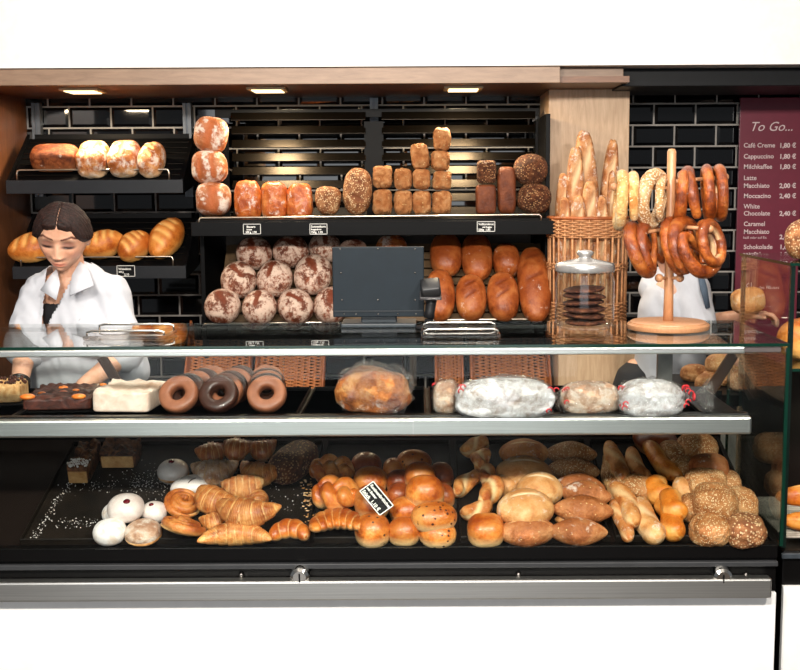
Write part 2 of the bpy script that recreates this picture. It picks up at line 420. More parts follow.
# slotted steel uprights on the tiles
bm0 = None
for i, (px, y0, y1, lab) in enumerate([(36, 103, 135, 'short slotted steel strip on black tiles, beside the brown wood wall'), (187, 103, 135, 'slotted steel strip on black tiles, between upper left shelf and centre rack'), (374, 98, 110, 'slotted steel strip on black tiles, high above the middle of the centre rack')]):
    x = P(px, 110, 5.70).x; za_, zb_ = P(px, y1, 5.7).z, P(px, y0, 5.7).z
    bm = NB(); w = .013
    for s in (-1, 1): box(bm, x+s*w-.007, x+s*w+.007, 5.69, 5.735, za_-.3, zb_)
    box(bm, x-w, x+w, 5.70, 5.735, za_-.3, zb_)
    o = tag(obj('wall_upright', bm, zinc), lab, 'shelf upright', 'slotted steel uprights')
lettered_tag(252, 229, 4.965, .076, .044, [('Bauern', -.3, .12, .3), ('kruste', -.3, -.12, .2), ('500 g  1,90', -.36, -.38, .24)], 'small black price card on the rack lip, below the orange glossy loaves')
lettered_tag(318.5, 229, 4.965, .076, .046, [('Sonnenkorn', -.42, .14, .28), ('Roggenbrot', -.42, -.1, .2), ('750g  1,95', -.42, -.38, .26)], 'small black price card on the rack lip, below the small seeded loaf')
lettered_tag(486, 226.5, 4.965, .078, .044, [('Vollkornbrot', -.42, .14, .28), ('mit Roggen', -.2, -.12, .2), ('500g  1,85', -.42, -.4, .28)], 'small black price card on the rack lip, below the dark grain breads')
lettered_tag(126, 271, 5.172, .082, .05, [('Weissbrot', -.4, .1, .26), ('500 g', -.4, -.14, .2), ('2,10', -.1, -.4, .26)], 'small black price card on the lower left shelf, beside the woman')
# --- bottom tier: leaning wicker baskets, seen through the counter
weavem = two('wicker_cane', (150, 82, 40), (206, 132, 78), 60, .3, .7, .5)
rimm = two('wicker_rim', (128, 66, 32), (184, 104, 56), 25, .3, .7, .45)
def tray_basket(pxl, pxr, label):
    Y0 = 5.0; zb_ = .70; hgt = .42; x0 = P(pxl, 372, 5.0).x; x1 = P(pxr, 372, 5.0).x
    t = thing('wicker_basket', label, 'basket', ((x0+x1)/2, Y0, zb_), 'leaning wicker baskets under the bread rack')
    th = math.radians(52); M = Matrix.Translation((0, Y0, zb_)) @ Matrix.Rotation(th, 4, 'X')
    bm = NB(); n = max(6, int((x1-x0)/.028))
    for k in range(n+1): x = x0+.015+(x1-x0-.03)*k/n; tube(bm, [M @ Vector((x, 0, .004)), M @ Vector((x, hgt, .004))], .0042, 6)
    for r in range(52):
        y = .006+r*hgt/52; pts = [M @ Vector((x0+(x1-x0)*q/(2*n), y, .004+.006*(1 if (r % 2) else -1)*math.cos(PI*q/2*1.0))) for q in range(2*n+1)]
        tube(bm, pts, .0038, 5)
    obj('woven_bottom', bm, weavem, t, smooth=True)
    for s in (0, 1):
        x = x0 if s == 0 else x1
        bm = NB()
        for r in range(8): tube(bm, [M @ Vector((x, -.01, .006+r*.009)), M @ Vector((x, hgt+.01, .006+r*.009))], .0055, 6)
        obj('woven_side', bm, rimm, t, smooth=True)
    bm = NB(); tube(bm, [M @ Vector((x0, 0, .07)), M @ Vector((x1, 0, .07))], .009, 8); obj('rim', bm, rimm, t, smooth=True); bm = NB(); tube(bm, [M @ Vector((x0, hgt, .03)), M @ Vector((x1, hgt, .03))], .009, 8); obj('rim', bm, rimm, t, smooth=True)
tray_basket(183, 247, 'leaning wicker basket seen behind the counter, beside the woman')
tray_basket(254, 322, 'leaning wicker basket seen behind the counter, left of the bagged brown loaf')
tray_basket(436, 463, 'leaning wicker basket seen behind the counter, behind the bagged roll')
tray_basket(472, 551, 'leaning wicker basket seen behind the counter, behind the long sugared loaf')
# ================================================================== SERVING COUNTER
CX0, CX1 = -1.75, .985
ZT = 1.252; YF = 3.10; YB = 3.64
SH = 1.045                         # middle shelf surface
PT = Plane(3.105, .700, math.atan2(.165, .53))
ctr = thing('serving_counter', 'long black and steel bakery counter with glass top and glass front', 'counter', ((CX0+CX1)/2, 3.4, 0))
def cbox(name, mat, *a, bev=.002, parent=ctr):
    bm = NB(); box(bm, *a, bev); return obj(name, bm, mat, parent)
yr = 3.04
zr1, zr0 = P(400, 581, yr).z, P(400, 600.5, yr).z
XR = P(772, 590, yr).x
cbox('bumper_rail', chrome, CX0, XR, yr, yr+.04, zr0, zr1, bev=.005)
cbox('base_panel', white_panel, CX0, CX1, 3.075, 3.095, .10, zr0+.004)
cbox('plinth', caseb, CX0, CX1, 3.12, 3.7, 0, .10)
cbox('front_panel', caseb, CX0, CX1, 3.085, 3.11, zr0+.005, .655)
zs = P(400, 565, 3.08).z
cbox('panel_strip', plain('strip_grey', (52, 53, 55), .35), CX0, CX1, 3.068, 3.085, zs-.006, zs+.008)
cbox('tray_ledge', caseb, CX0, CX1, 3.075, 3.11, .655, .693)
# sloping bed under the trays
MT = Matrix.Translation(PT.p) @ PT.R.to_4x4()
bm = NB(); box(bm, CX0, CX1-.012, 0, .60, -.03, -.012, M=MT); obj('sloping_bed', bm, caseint, ctr)
cbox('back_panel', caseb, CX0, CX1, 3.70, 3.72, .5, SH-.03)
cbox('carcass', caseb, CX0, CX1-.01, 3.15, 3.70, .12, .64)
# middle shelf
cbox('middle_shelf', caseb, CX0, .90, 3.115, 3.63, SH-.03, SH-.004)
cbox('shelf_front_rail', chrome, CX0, P(750, 425, 3.09).x, 3.07, 3.115, P(400, 435.5, 3.08).z, P(400, 418, 3.08).z, bev=.006)
cbox('shelf_front_lip', caseb, CX0, P(750, 425, 3.09).x, 3.10, 3.13, P(400, 418, 3.09).z-.004, P(400, 416, 3.09).z)
# top glass
cbox('glass_top', gshelf, CX0, CX1+.012, YF-.01, YB, ZT-.008, ZT, bev=0)
cbox('glass_edge', gedge, CX0, CX1+.012, YF-.014, YF-.0101, ZT-.008, ZT, bev=0)
cbox('glass_edge', gedge, CX1+.0121, CX1+.016, YF-.014, YB, ZT-.008, ZT, bev=0)
cbox('top_front_rail', chrome, CX0, P(745, 348, 3.09).x, 3.088, 3.118, P(400, 355.5, 3.09).z, ZT-.0095, bev=.003)
cbox('rail_end', plain('rail_end_grey', (96, 88, 88), .4, metal=.4), P(745, 348, 3.09).x, CX1-.004, 3.092, 3.118, P(400, 354.5, 3.09).z, ZT-.0095, bev=.002)
cbox('top_back_rail', dkrail, CX0, CX1-.004, YB-.03, YB-.015, ZT-.022, ZT-.009)
# front panes, end pane
xj = P(413, 400, 3.07).x
cbox('front_pane', gfront, CX0, xj-.0015, 3.060, 3.065, .694, 1.235, bev=0)
cbox('front_pane', gfront, xj+.0015, CX1, 3.060, 3.065, .694, 1.235, bev=0)
cbox('end_pane', gfront, CX1, CX1+.008, 3.066, YB, .70, ZT-.009, bev=0)
cbox('glass_edge', gedge, CX1-.0005, CX1+.0085, 3.0585, 3.0659, .694, ZT-.009, bev=0)
cbox('pane_edge', gedge, CX1, CX1+.008, YB+.0001, YB+.004, .70, ZT-.009, bev=0)
# support posts and slanted straps that carry the shelf
def strap(pa, pb, Ya, w, mat, nm='slanted_strap'):
    a = P(pa[0], pa[1], Ya); b = P(pb[0], pb[1], Ya); d = (b-a); d.normalize(); n = Vector((-d.z, 0, d.x))*w/2
    bm = NB(); quadprism(bm, [a+n, a-n, b-n, b+n], (0, .012, 0)); return obj(nm, bm, mat, ctr)
brownm = plain('brown_strap', (60, 40, 28), .35, metal=.2)
strap((101, 357), (121, 389), 3.60, .030, brownm)
strap((737, 350), (706, 398), 3.60, .034, brownm)
x = P(665, 360, 3.6).x; cbox('shelf_post', plain('post_grey', (128, 126, 124), .35, metal=.6), x-.024, x+.024, 3.595, 3.615, SH-.01, ZT-.02)
x = P(413, 360, 3.6).x; cbox('shelf_post', plain('post_dark', (52, 40, 28), .35, metal=.3), x-.011, x+.011, 3.60, 3.612, SH-.01, ZT-.02)
# locks
for px, py in ((300, 576), (722, 576.5)):
    c = P(px, py, 3.06); bm = NB(); lathe(bm, [(0, .04), (.018, .04), (.026, .034), (.029, .02), (.029, 0), (0, 0)], 24)
    bmesh.ops.transform(bm, matrix=Matrix.Translation((c.x, 3.083, c.z)) @ Matrix.Rotation(PI/2, 4, 'X'), verts=bm.verts)
    o = obj('lock_knob', bm, polish, ctr, smooth=True); autos(o)
    bm = NB(); box(bm, c.x-.002, c.x+.002, 3.040, 3.044, c.z-.012, c.z+.012); obj('keyhole_slot', bm, blackm, o)
for px, py, lab in ((240, 577.5, ''), (519, 577, ''), (748, 577, '')):
    c = P(px, py, 3.06); bm = NB(); bmesh.ops.create_uvsphere(bm, u_segments=12, v_segments=8, radius=.008); bmesh.ops.translate(bm, vec=(c.x, 3.08, c.z), verts=bm.verts); obj('screw_head', bm, dkrail, ctr, smooth=True)

# baking trays: each lies in the sloping bed
def baking_tray(x0, x1, label, pl=PT, depth=.545, mat=trayb, grp='black baking trays in the counter', y0=.004, rimh=.014):
    t = thing('baking_tray', label, 'tray', pl.p + Vector(((x0+x1)/2, 0, 0)), grp, R=pl.R)
    w = (x1-x0)/2
    bm = NB(); box(bm, -w, w, y0, depth, -.010, -.004); obj('tray_floor', bm, mat, t, local=True)
    bm = NB(); tube(bm, [(-w, y0, rimh-.006), (w, y0, rimh-.006), (w, depth, rimh-.006), (-w, depth, rimh-.006)], .0035, 6, closed=True)
    for a in ((-w-.002, -w+.001, y0, depth), (w-.001, w+.002, y0, depth), (-w, w, y0-.002, y0+.001), (-w, w, depth-.001, depth+.002)):
        box(bm, a[0], a[1], a[2], a[3], -.010, rimh-.006)
    obj('tray_rim', bm, mat, t, local=True)
    return t
def tx(px): return PT.hit(px, 543).x
TR = [(19, 309), (313, 456), (460, 612), (616, 766)]
LB = ['wide black baking tray with doughnuts and croissants, dusted with sugar', 'black baking tray full of plaits and shiny golden rolls', 'black baking tray with pale rolls and pointed seeded rolls', 'black baking tray with bread sticks and round seeded rolls, farthest right']
for (a, b), lb in zip(TR, LB): baking_tray(tx(a)+.004, tx(b)-.004, lb)
# trays on the middle shelf
PS = Plane(3.125, SH, 0)
def sx_(px): return PS.hit(px, 412).x
for (a, b), lb in zip([(-30, 22), (26, 298), (303, 425), (430, 560), (564, 700)],
    ['black tray on the middle shelf under the crumble cake, at the left edge', 'black tray on the middle shelf under the cakes and ring cakes', 'black tray on the middle shelf under the bagged brown loaf', 'black tray on the middle shelf under the long sugared loaf', 'black tray on the middle shelf under the two bagged loaves']):
    baking_tray(sx_(a), sx_(b), lb, PS, .47, caseb, 'black trays on the middle shelf', .004, .010)

# ------------------------------------------------ things on the glass top
# point of sale screen, seen from behind
pm = plain('screen_back', (22, 31, 38), .5, spec=.2)
Y = 3.50
t = thing('pos_screen', 'back of a flat slate grey till screen on the counter', 'monitor', P(378, 322, Y))
x0, x1 = P(332.5, 280, Y).x, P(424, 280, Y).x; z0, z1 = P(378, 317, Y).z, P(378, 247, Y).z
M = Matrix.Translation((0, Y, 0))
bm = NB(); box(bm, x0, x1, Y, Y+.03, z0, z1, .003); obj('housing', bm, pm, t)
bm = NB(); zz = P(378, 311, Y).z; box(bm, x0+.004, x1-.004, Y-.004, Y, zz-.0015, zz+.0015); obj('seam', bm, plain('seam_black', (22, 28, 34), .5), t)
for (px, py) in ((340, 249), (378, 249), (415, 249), (341, 273), (342, 300), (378, 300), (415, 300), (344, 314), (356, 314), (378, 314), (398, 314), (416, 314), (415, 273)):
    c = P(px, py, Y); bm = NB(); lathe(bm, [(0, .002), (.0024, .001), (.003, 0)], 10, (0, 0, 0)); bmesh.ops.transform(bm, matrix=Matrix.Translation((c.x, Y, c.z)) @ Matrix.Rotation(PI/2, 4, 'X'), verts=bm.verts)
    obj('screw', bm, dkrail, t, smooth=True)
bm = NB(); box(bm, -.055, .055, -.03, .03, 0, 1, .004); bmesh.ops.transform(bm, matrix=Matrix.Translation(((x0+x1)/2, Y+.05, ZT+.012)) @ Matrix.Diagonal((1, .8, z0-ZT-.012+.05, 1)), verts=bm.verts); obj('stand_neck', bm, plain('stand_grey', (38, 46, 52), .4), t)
bm = NB(); box(bm, (x0+x1)/2-.115, (x0+x1)/2+.115, Y-.02, Y+.12, ZT+.0005, ZT+.014, .004); obj('stand_foot', bm, plain('stand_grey', (38, 46, 52), .4), t)
# barcode scanner in its stand
t = thing('barcode_scanner', 'black handheld barcode scanner in its stand, right of the till screen', 'scanner', P(430, 322, 3.47))
sm = plain('scanner_black', (26, 26, 28), .4)
def pp(px, py, Y=3.47): return P(px, py, Y)
bm = NB(); a = pp(430.5, 287); box(bm, -.030, .030, -.045, .04, -.016, .016, .008, M=Matrix.Translation(a) @ Matrix.Rotation(math.radians(-6), 4, 'Y') @ Matrix.Rotation(math.radians(18), 4, 'X')); obj('scan_head', bm, sm, t, smooth=True)
bm = NB(); a = pp(430.5, 295); box(bm, -.033, .033, -.04, .03, -.005, .005, .003, M=Matrix.Translation(a) @ Matrix.Rotation(math.radians(12), 4, 'X')); obj('scan_window', bm, plain('scanner_window', (60, 58, 60), .2), t)
bm = NB(); tube(bm, [pp(431, 297), pp(431, 304), pp(430, 311), pp(429, 318)], [.020, .016, .015, .017], 14); obj('handle', bm, sm, t, smooth=True)
bm = NB(); b = pp(429, 320); lathe(bm, [(0, .03), (.012, .028), (.016, .012), (.04, .006), (.042, 0), (0, 0)], 24, (b.x, 3.47, ZT+.0005)); obj('stand', bm, sm, t, smooth=True)
# change trays: clear acrylic with wire
def change_tray(pa, pb, label):
    Yc = 3.30; x0, x1 = P(pa, 330, Yc).x, P(pb, 330, Yc).x
    t = thing('change_tray', label, 'change tray', ((x0+x1)/2, Yc, ZT), 'clear change trays on the counter top')
    bm = NB(); box(bm, x0, x1, Yc-.09, Yc+.07, ZT+.0005, ZT+.014, .005); obj('tray_body', bm, acry, t)
    r = .014
    for z, ys in ((ZT+.026, Yc-.07), (ZT+.030, Yc+.06)):
        bm = NB(); tube(bm, [(x0+.008, ys, ZT+.012), (x0+.008, ys, z-r*.3), (x0+.008+r, ys, z), (x1-.008-r, ys, z), (x1-.008, ys, z-r*.3), (x1-.008, ys, ZT+.012)], .0032, 8)
        obj('wire_frame', bm, polish, t, smooth=True)
change_tray(421, 499, 'clear acrylic change tray with wire rim, right of the scanner')
change_tray(91, 172, 'clear acrylic change tray with wire rim, in front of the woman in white')
# cookie jar
jc = P(584.5, 329, 3.42); Yj = 3.42; jx = P(584.5, 300, Yj).x; R = 29.5*Yj/1150
t = thing('cookie_jar', 'round glass jar with a white lid, full of dark cookies', 'jar', (jx, Yj, ZT))
ztop = P(585, 272, Yj).z; zj = ZT+.0005
bm = NB(); lathe(bm, [(0, zj+.004), (R*.8, zj+.004), (R*.94, zj+.012), (R, zj+.03), (R, ztop-.03), (R*.93, ztop-.008), (R*.93, ztop), (R*.91, ztop), (R*.91, ztop-.009), (R*.975, ztop-.032), (R*.975, zj+.03), (R*.9, zj+.014), (0, zj+.010)], 64, (jx, Yj, 0)); o = obj('glass_body', bm, gjar, t, smooth=True)
bm = NB(); h = ztop
lathe(bm, [(0, h+.001), (R*.98, h+.001), (R*1.01, h+.006), (R*1.01, h+.020), (R*.97, h+.026), (R*.6, h+.034), (R*.25, h+.040), (R*.2, h+.046), (R*.26, h+.052), (R*.30, h+.058), (R*.22, h+.064), (0, h+.066)], 64, (jx, Yj, 0)); obj('lid', bm, plain('jar_lid', (178, 176, 174), .25, metal=.6), t, smooth=True)
ck = crust('cookie_crust', (60, 28, 16), (104, 54, 32), (146, 88, 58), rough=.7, scale=60)
zz = zj+.014
# ================================================================== BREAD SHAPES
_ico = {}
def ico(n):
    if n not in _ico:
        bm = bmesh.new(); bmesh.ops.create_icosphere(bm, subdivisions=n, radius=1)
        _ico[n] = (np.array([v.co[:] for v in bm.verts]), [tuple(v.index for v in f.verts) for f in bm.faces]); bm.free()
    return _ico[n]
_rs = np.random.RandomState(3)
_K = _rs.normal(size=(40, 3)); _PH = _rs.uniform(0, 6.28, 40)
def fnoise(p, freq, seed=0, octs=3):
    """smooth pseudo noise in about -1..1 for an (N,3) array"""
    out = np.zeros(len(p)); amp = 1; tot = 0
    r = np.random.RandomState(seed)
    for o in range(octs):
        k = r.normal(size=(6, 3))*freq*(1.9**o); ph = r.uniform(0, 6.28, 6)
        out += amp*np.sin(p @ k.T + ph).mean(1)*1.7; tot += amp; amp *= .55
    return out/tot
def np_mesh(name, V, Fc, mark=None, hz=None):
    me = bpy.data.meshes.new(name); me.from_pydata(V.tolist(), [], Fc if isinstance(Fc, list) else Fc.tolist()); finish(me)
    if mark is None: mark = np.zeros(len(V))
    if hz is None:
        z = V[:, 2]; hz = (z-z.min())/max(1e-6, z.max()-z.min())
    for n, a in (('mark', mark), ('hz', hz)):
        at = me.attributes.new(n, 'FLOAT', 'POINT'); at.data.foreach_set('value', np.clip(a, 0, 1).astype(np.float32))
    return me
def blob(L_, W, H, seed=0, p=2.3, pz=2.2, flat=.62, bump=.03, taper=0, cuts=(), bend=0, n=5, cutd=.10, pinch=0, fr=2.2, top=0, egg=0):
    """loaf: x long, y wide, z up, centred on its bounding box. cuts: (x0,y0,x1,y1,width) in -1..1 plan coordinates"""
    D, Fc = ico(n); x, y, z = D.T
    r = 1/((np.abs(x)**p+np.abs(y)**p)**(pz/p)+np.abs(z)**pz)**(1/pz)
    V = D*r[:, None]
    s = seed*7.3
    nz = fnoise(D+s, fr, seed, 3)
    V = V*(1+1.25*bump*nz+.010*fnoise(D, 7.5, seed+9, 3)+.005*fnoise(D, 19, seed+5, 2))[:, None]
    if pinch: V[:, 1] *= 1-pinch*np.abs(V[:, 0])**1.6; V[:, 2] *= 1-pinch*.6*np.abs(V[:, 0])**1.8
    if egg: V[:, 1] *= 1+egg*V[:, 0]; V[:, 2] *= 1+egg*.5*V[:, 0]
    if taper: V[:, :2] *= (1-taper*(V[:, 2:3]))
    mark = np.zeros(len(V))
    for c in cuts:
        x0, y0, x1, y1, w = c
        a = np.array((x0, y0)); b = np.array((x1, y1)); d = b-a; t = np.clip(((V[:, :2]-a) @ d)/(d @ d), 0, 1)
        q = a+t[:, None]*d; dist = np.linalg.norm((V[:, :2]-q)*np.array((1, W/L_*1.0)) if False else V[:, :2]-q, axis=1)
        g = np.exp(-(dist/w)**2)*(V[:, 2] > 0); edge = np.exp(-((dist-w*1.5)/(w*.6))**2)*(V[:, 2] > 0)
        fall = 4*t*(1-t) if True else 1
        fall = np.clip(fall*1.6, 0, 1)
        V[:, 2] += (-cutd*g+cutd*.35*edge)*fall; mark = np.maximum(mark, g*fall*(1 if cutd > 0 else 0))
    lo = -flat; V[:, 2] = np.where(V[:, 2] < lo, lo+(V[:, 2]-lo)*.12, V[:, 2])
    if bend: V[:, 1] += bend*(V[:, 0]**2-.4)
    mn, mx = V.min(0), V.max(0); V = (V-(mn+mx)/2)/((mx-mn)/2); V *= np.array((L_, W, H))/2
    return np_mesh('loaf', V, Fc, mark)
def sweep(pts, rad, n=18, flatz=1, ridge=None, seed=0, bump=.03, up=(0, 0, 1)):
    """tube through pts (N,3); ridge(s,phi)->(radius factor, mark)"""
    pts = np.array(pts, float); N = len(pts); rad = np.array(rad, float)*np.ones(N)
    T = np.gradient(pts, axis=0); T /= np.linalg.norm(T, axis=1)[:, None]+1e-9
    up = np.array(up, float); U = np.cross(T, np.cross(up, T)); nn = np.linalg.norm(U, axis=1)
    U[nn < 1e-4] = (1, 0, 0); U /= np.linalg.norm(U, axis=1)[:, None]; Wv = np.cross(T, U)
    ph = np.linspace(0, 2*PI, n, endpoint=False); s = np.linspace(0, 1, N)
    S, PHI = np.meshgrid(s, ph, indexing='ij'); RR = rad[:, None]*np.ones_like(PHI); MK = np.zeros_like(PHI)
    if ridge:
        f, MK = ridge(S, PHI); RR = RR*f
    V = pts[:, None, :]+(U[:, None, :]*(np.cos(PHI)*flatz)[..., None]+Wv[:, None, :]*np.sin(PHI)[..., None])*RR[..., None]
    V = V.reshape(-1, 3); MK = MK.ravel()
    sc = max(1e-6, rad.max()); nz = fnoise(V/sc+seed, .9, seed, 3)+.35*fnoise(V/sc, 3.5, seed+2, 2); C = np.repeat(pts, n, axis=0); V = C+(V-C)*(1+bump*nz)[:, None]
    Fc = []
    for i in range(N-1):
        for k in range(n):
            k2 = (k+1) % n; Fc.append((i*n+k, i*n+k2, (i+1)*n+k2, (i+1)*n+k))
    Fc.append(tuple(range(n))[::-1]); Fc.append(tuple((N-1)*n+k for k in range(n)))
    return V, Fc, MK
def merge(parts):
    Vs, Fs, Ms, o = [], [], [], 0
    for V, Fc, M in parts:
        Vs.append(V); Fs += [tuple(i+o for i in f) for f in Fc]; Ms.append(M); o += len(V)
    return np.vstack(Vs), Fs, np.concatenate(Ms)
def fit(V, L_, W, H):
    mn, mx = V.min(0), V.max(0); return (V-(mn+mx)/2)/((mx-mn)/2)*np.array((L_, W, H))/2
def cap_r(s, e=.5, p=2.4): return np.clip(1-np.abs(2*s-1)**p, 0, 1)**e
def croissant(L_, W, H, seed=0, curve=.35, seg=7):
    N = 74; s = np.linspace(0, 1, N); u = 2*s-1
    pts = np.c_[u*.5, curve*(u**2)*.5, .0*u]
    rad = .2*(1-np.abs(u)**1.5)**.75+.012
    def ridge(S, PH):
        U = 2*S-1; q = np.abs(U)*seg*.5+.12*np.sin(PH*2+seed)+.12*U*np.sin(PH); fr = q-np.floor(q)
        st = .93+.11*np.clip(fr*1.25, 0, 1)*(fr < .86)
        ln = .02*np.sin(q*2*PI*4)
        return st+ln, np.clip((.2-fr)*4, 0, 1)*.6+np.clip(np.sin(q*2*PI*5), 0, 1)*.28
    V, Fc, M = sweep(pts, rad, 26, .85, ridge, seed, .05); V = fit(V, L_, W, H); V[:, 2] = np.where(V[:, 2] < -H*.35, -H*.35+(V[:, 2]+H*.35)*.3, V[:, 2])
    return np_mesh('croissant', fit(V, L_, W, H), Fc, M)
def crescent(L_, W, H, seed=0, seg=9):
    N = 90; s = np.linspace(0, 1, N); a = PI*(1.18-1.36*s)
    a = np.linspace(math.radians(205+10), math.radians(-25-10+360), N) if True else a
    pts = np.c_[np.cos(a)*.5, np.sin(a)*.5, 0*a]
    rad = .125*(1-np.abs(2*s-1)**2.6)**.5+.035
    def ridge(S, PH):
        q = S*seg+.1*np.sin(PH*2); f = q-np.floor(q); return .93+.12*np.sin(PI*f), np.clip((.14-f)*6, 0, 1)*.7
    V, Fc, M = sweep(pts, rad, 24, .9, ridge, seed, .05)
    return np_mesh('crescent', fit(V, L_, W, H), Fc, M)
def snail(L_, W, H, seed=0):
    N = 150; s = np.linspace(0, 1, N); th = s*2*PI*2.75; r = .05+.40*s
    pts = np.c_[np.cos(th)*r, np.sin(th)*r*.98, .12*(1-s)]
    rad = .092*np.ones(N)*(np.clip((1-s)*14, .25, 1))*(.9+.1*np.sin(th*1.3+seed))
    def ridge(S, PH): return np.ones_like(S), np.clip(np.cos(PH)-.82, 0, 1)*2.5*(.5+.5*np.sin(S*60))
    V, Fc, M = sweep(pts, rad, 16, 1.25, None, seed, .06)
    D, F2 = ico(4); B = D*np.array((.43, .43, .1)); 
    V, Fc, M = merge([(V, Fc, M), (B-np.array((0, 0, .06)), F2, np.zeros(len(B))+.55)])
    return np_mesh('snail', fit(V, L_, W, H), Fc, M)
def plait(L_, W, H, seed=0, strands=3, turns=1.6, mk=.0):
    N = 80; s = np.linspace(0, 1, N); parts = []
    for k in range(strands):
        ph = 2*PI*k/strands+seed; a = s*2*PI*turns+ph; env = cap_r(s, .6, 3)
        pts = np.c_[(s-.5), .14*np.sin(a)*env, .07*np.sin(2*a)*env]
        rad = .125*(.35+.65*env)
        def ridge(S, PH): return np.ones_like(S), np.clip(-np.cos(PH)-.3, 0, 1)*mk
        parts.append(sweep(pts, rad, 18, 1, ridge, seed+k, .06))
    V, Fc, M = merge(parts); return np_mesh('plait', fit(V, L_, W, H), Fc, M)
def stick(L_, W, H, seed=0, twist=3, depth=.10, mk=.5, club=.12):
    N = 84; s = np.linspace(0, 1, N); u = 2*s-1
    pts = np.c_[u*.5, .03*np.sin(u*3+seed), .012*np.sin(u*5)]
    rad = .11*(1-np.abs(u)**5)**.5*(1+club*u)+.004
    def ridge(S, PH):
        q = PH*2+S*2*PI*twist; return 1+depth*np.sin(q), np.clip(-np.sin(q)-.35, 0, 1)*mk*1.5
    V, Fc, M = sweep(pts, rad, 28, 1, ridge, seed, .07); return np_mesh('stick', fit(V, L_, W, H), Fc, M)
def pretzel_pts(kind=0, seed=0):
    if kind == 1:                                     # plain ring
        a = np.linspace(0, 2*PI, 90); return np.c_[np.cos(a)*.5, 0*a, np.sin(a)*.5]
    cp = np.array([(.05, .0, -.02), (.20, .03, .10), (.36, .05, .33), (.30, .05, .47), (0, 0, .52)])
    key = [(-.30, -.08, -.30), (-.20, -.06, -.15), (-.02, -.05, .06), (.16, .05, .16), (.36, .03, .30), (.50, 0, .14), (.48, 0, -.18), (.26, 0, -.44), (0, 0, -.52)]
    key = [(-.20, .07, .30), (-.10, .07, .12), (.03, .05, -.04), (.20, 0, -.26), (.40, 0, -.36), (.54, 0, -.16), (.52, 0, .14), (.34, 0, .40), (0, 0, .50)]
    K = np.array(key); K2 = K[::-1][1:]*np.array((-1, -1, 1)); K = np.vstack([K, K2])
    out = []
    n = len(K)
    for i in range(n-1):
        p0, p1, p2, p3 = K[max(i-1, 0)], K[i], K[i+1], K[min(i+2, n-1)]
        for t in np.linspace(0, 1, 9, endpoint=False):
            out.append(.5*((2*p1)+(-p0+p2)*t+(2*p0-5*p1+4*p2-p3)*t*t+(-p0+3*p1-3*p2+p3)*t**3))
    out.append(K[-1]); return np.array(out)
def pretzel(size, seed=0, kind=0, thick=.105):
    pts = pretzel_pts(kind, seed)
    if kind == 0:
        N = len(pts); s = np.linspace(0, 1, N); rad = thick*(.50+.62*np.exp(-((s-.5)/.27)**2)); mkf = lambda S, PH: (np.ones_like(S), np.clip(1.2-np.abs(S-.5)/.2, 0, 1)*np.clip(1.1-np.abs(np.sin(PH/2-.85))*3.4, 0, 1)*1.6)
        V, Fc, M = sweep(pts, rad, 18, 1, mkf, seed, .08, up=(0, 1, 0))
    else:
        N = len(pts); rf = lambda S, PH: (np.ones_like(S), np.clip(1.15-np.abs(np.sin(PH/2-.85))*4, 0, 1)*(.5+.5*np.sin(S*11+seed) > .45)); V, Fc, M = sweep(pts, thick*1.1+0*pts[:, 0], 18, 1, rf, seed, .08, up=(0, 1, 0))
        Fc = Fc[:-2]
    return np_mesh('pretzel', V*size, Fc, M, hz=(V[:, 2]-V[:, 2].min())/(np.ptp(V[:, 2])))
def ringcake(R, h, seed=0):
    prof = []; a = np.linspace(0, 2*PI, 26, endpoint=False)
    N = 60; th = np.linspace(0, 2*PI, N, endpoint=False); rc = R*.68; rr = R*.32
    V = []
    for t in th:
        for q in a:
            c, s = math.cos(q), math.sin(q); e = .62
            rr_c = rr*abs(c)**e*(1 if c > 0 else -1); z = h/2*abs(s)**e*(1 if s > 0 else -1)
            V.append(((rc+rr_c)*math.cos(t), (rc+rr_c)*math.sin(t), z))
    V = np.array(V); n = 26; Fc = [(i*n+k, i*n+(k+1) % n, ((i+1) % N)*n+(k+1) % n, ((i+1) % N)*n+k) for i in range(N) for k in range(n)]
    V = V*(1+.02*fnoise(V/R*1.2+seed, 2, seed))[:, None]
    return np_mesh('ring', V, [f[::-1] for f in Fc])
def slab(L_, W, H, seed=0, amp=.05, top=1, n=22, mk=0):
    """cake slab with a lumpy top"""
    bm = NB(); bmesh.ops.create_cube(bm, size=2); bmesh.ops.subdivide_edges(bm, edges=bm.edges, cuts=n, use_grid_fill=True)
    V = np.array([v.co[:] for v in bm.verts]); Fc = [tuple(v.index for v in f.verts) for f in bm.faces]; bm.free()
    r = np.abs(V); p = 14; V = V/((r**p).sum(1)**(1/p))[:, None]
    S = V*np.array((L_, W, H))/2; q = S/max(H, .02)
    nz = fnoise(q+seed, 3.2, seed, 4); up = np.clip(V[:, 2], 0, 1)
    S[:, 2] += up*nz*H*amp*3; S *= (1+.012*fnoise(q, 2.0, seed+1))[:, None]
    return np_mesh('slab', S, Fc, np.clip(nz*up*1.5, 0, 1)*mk)

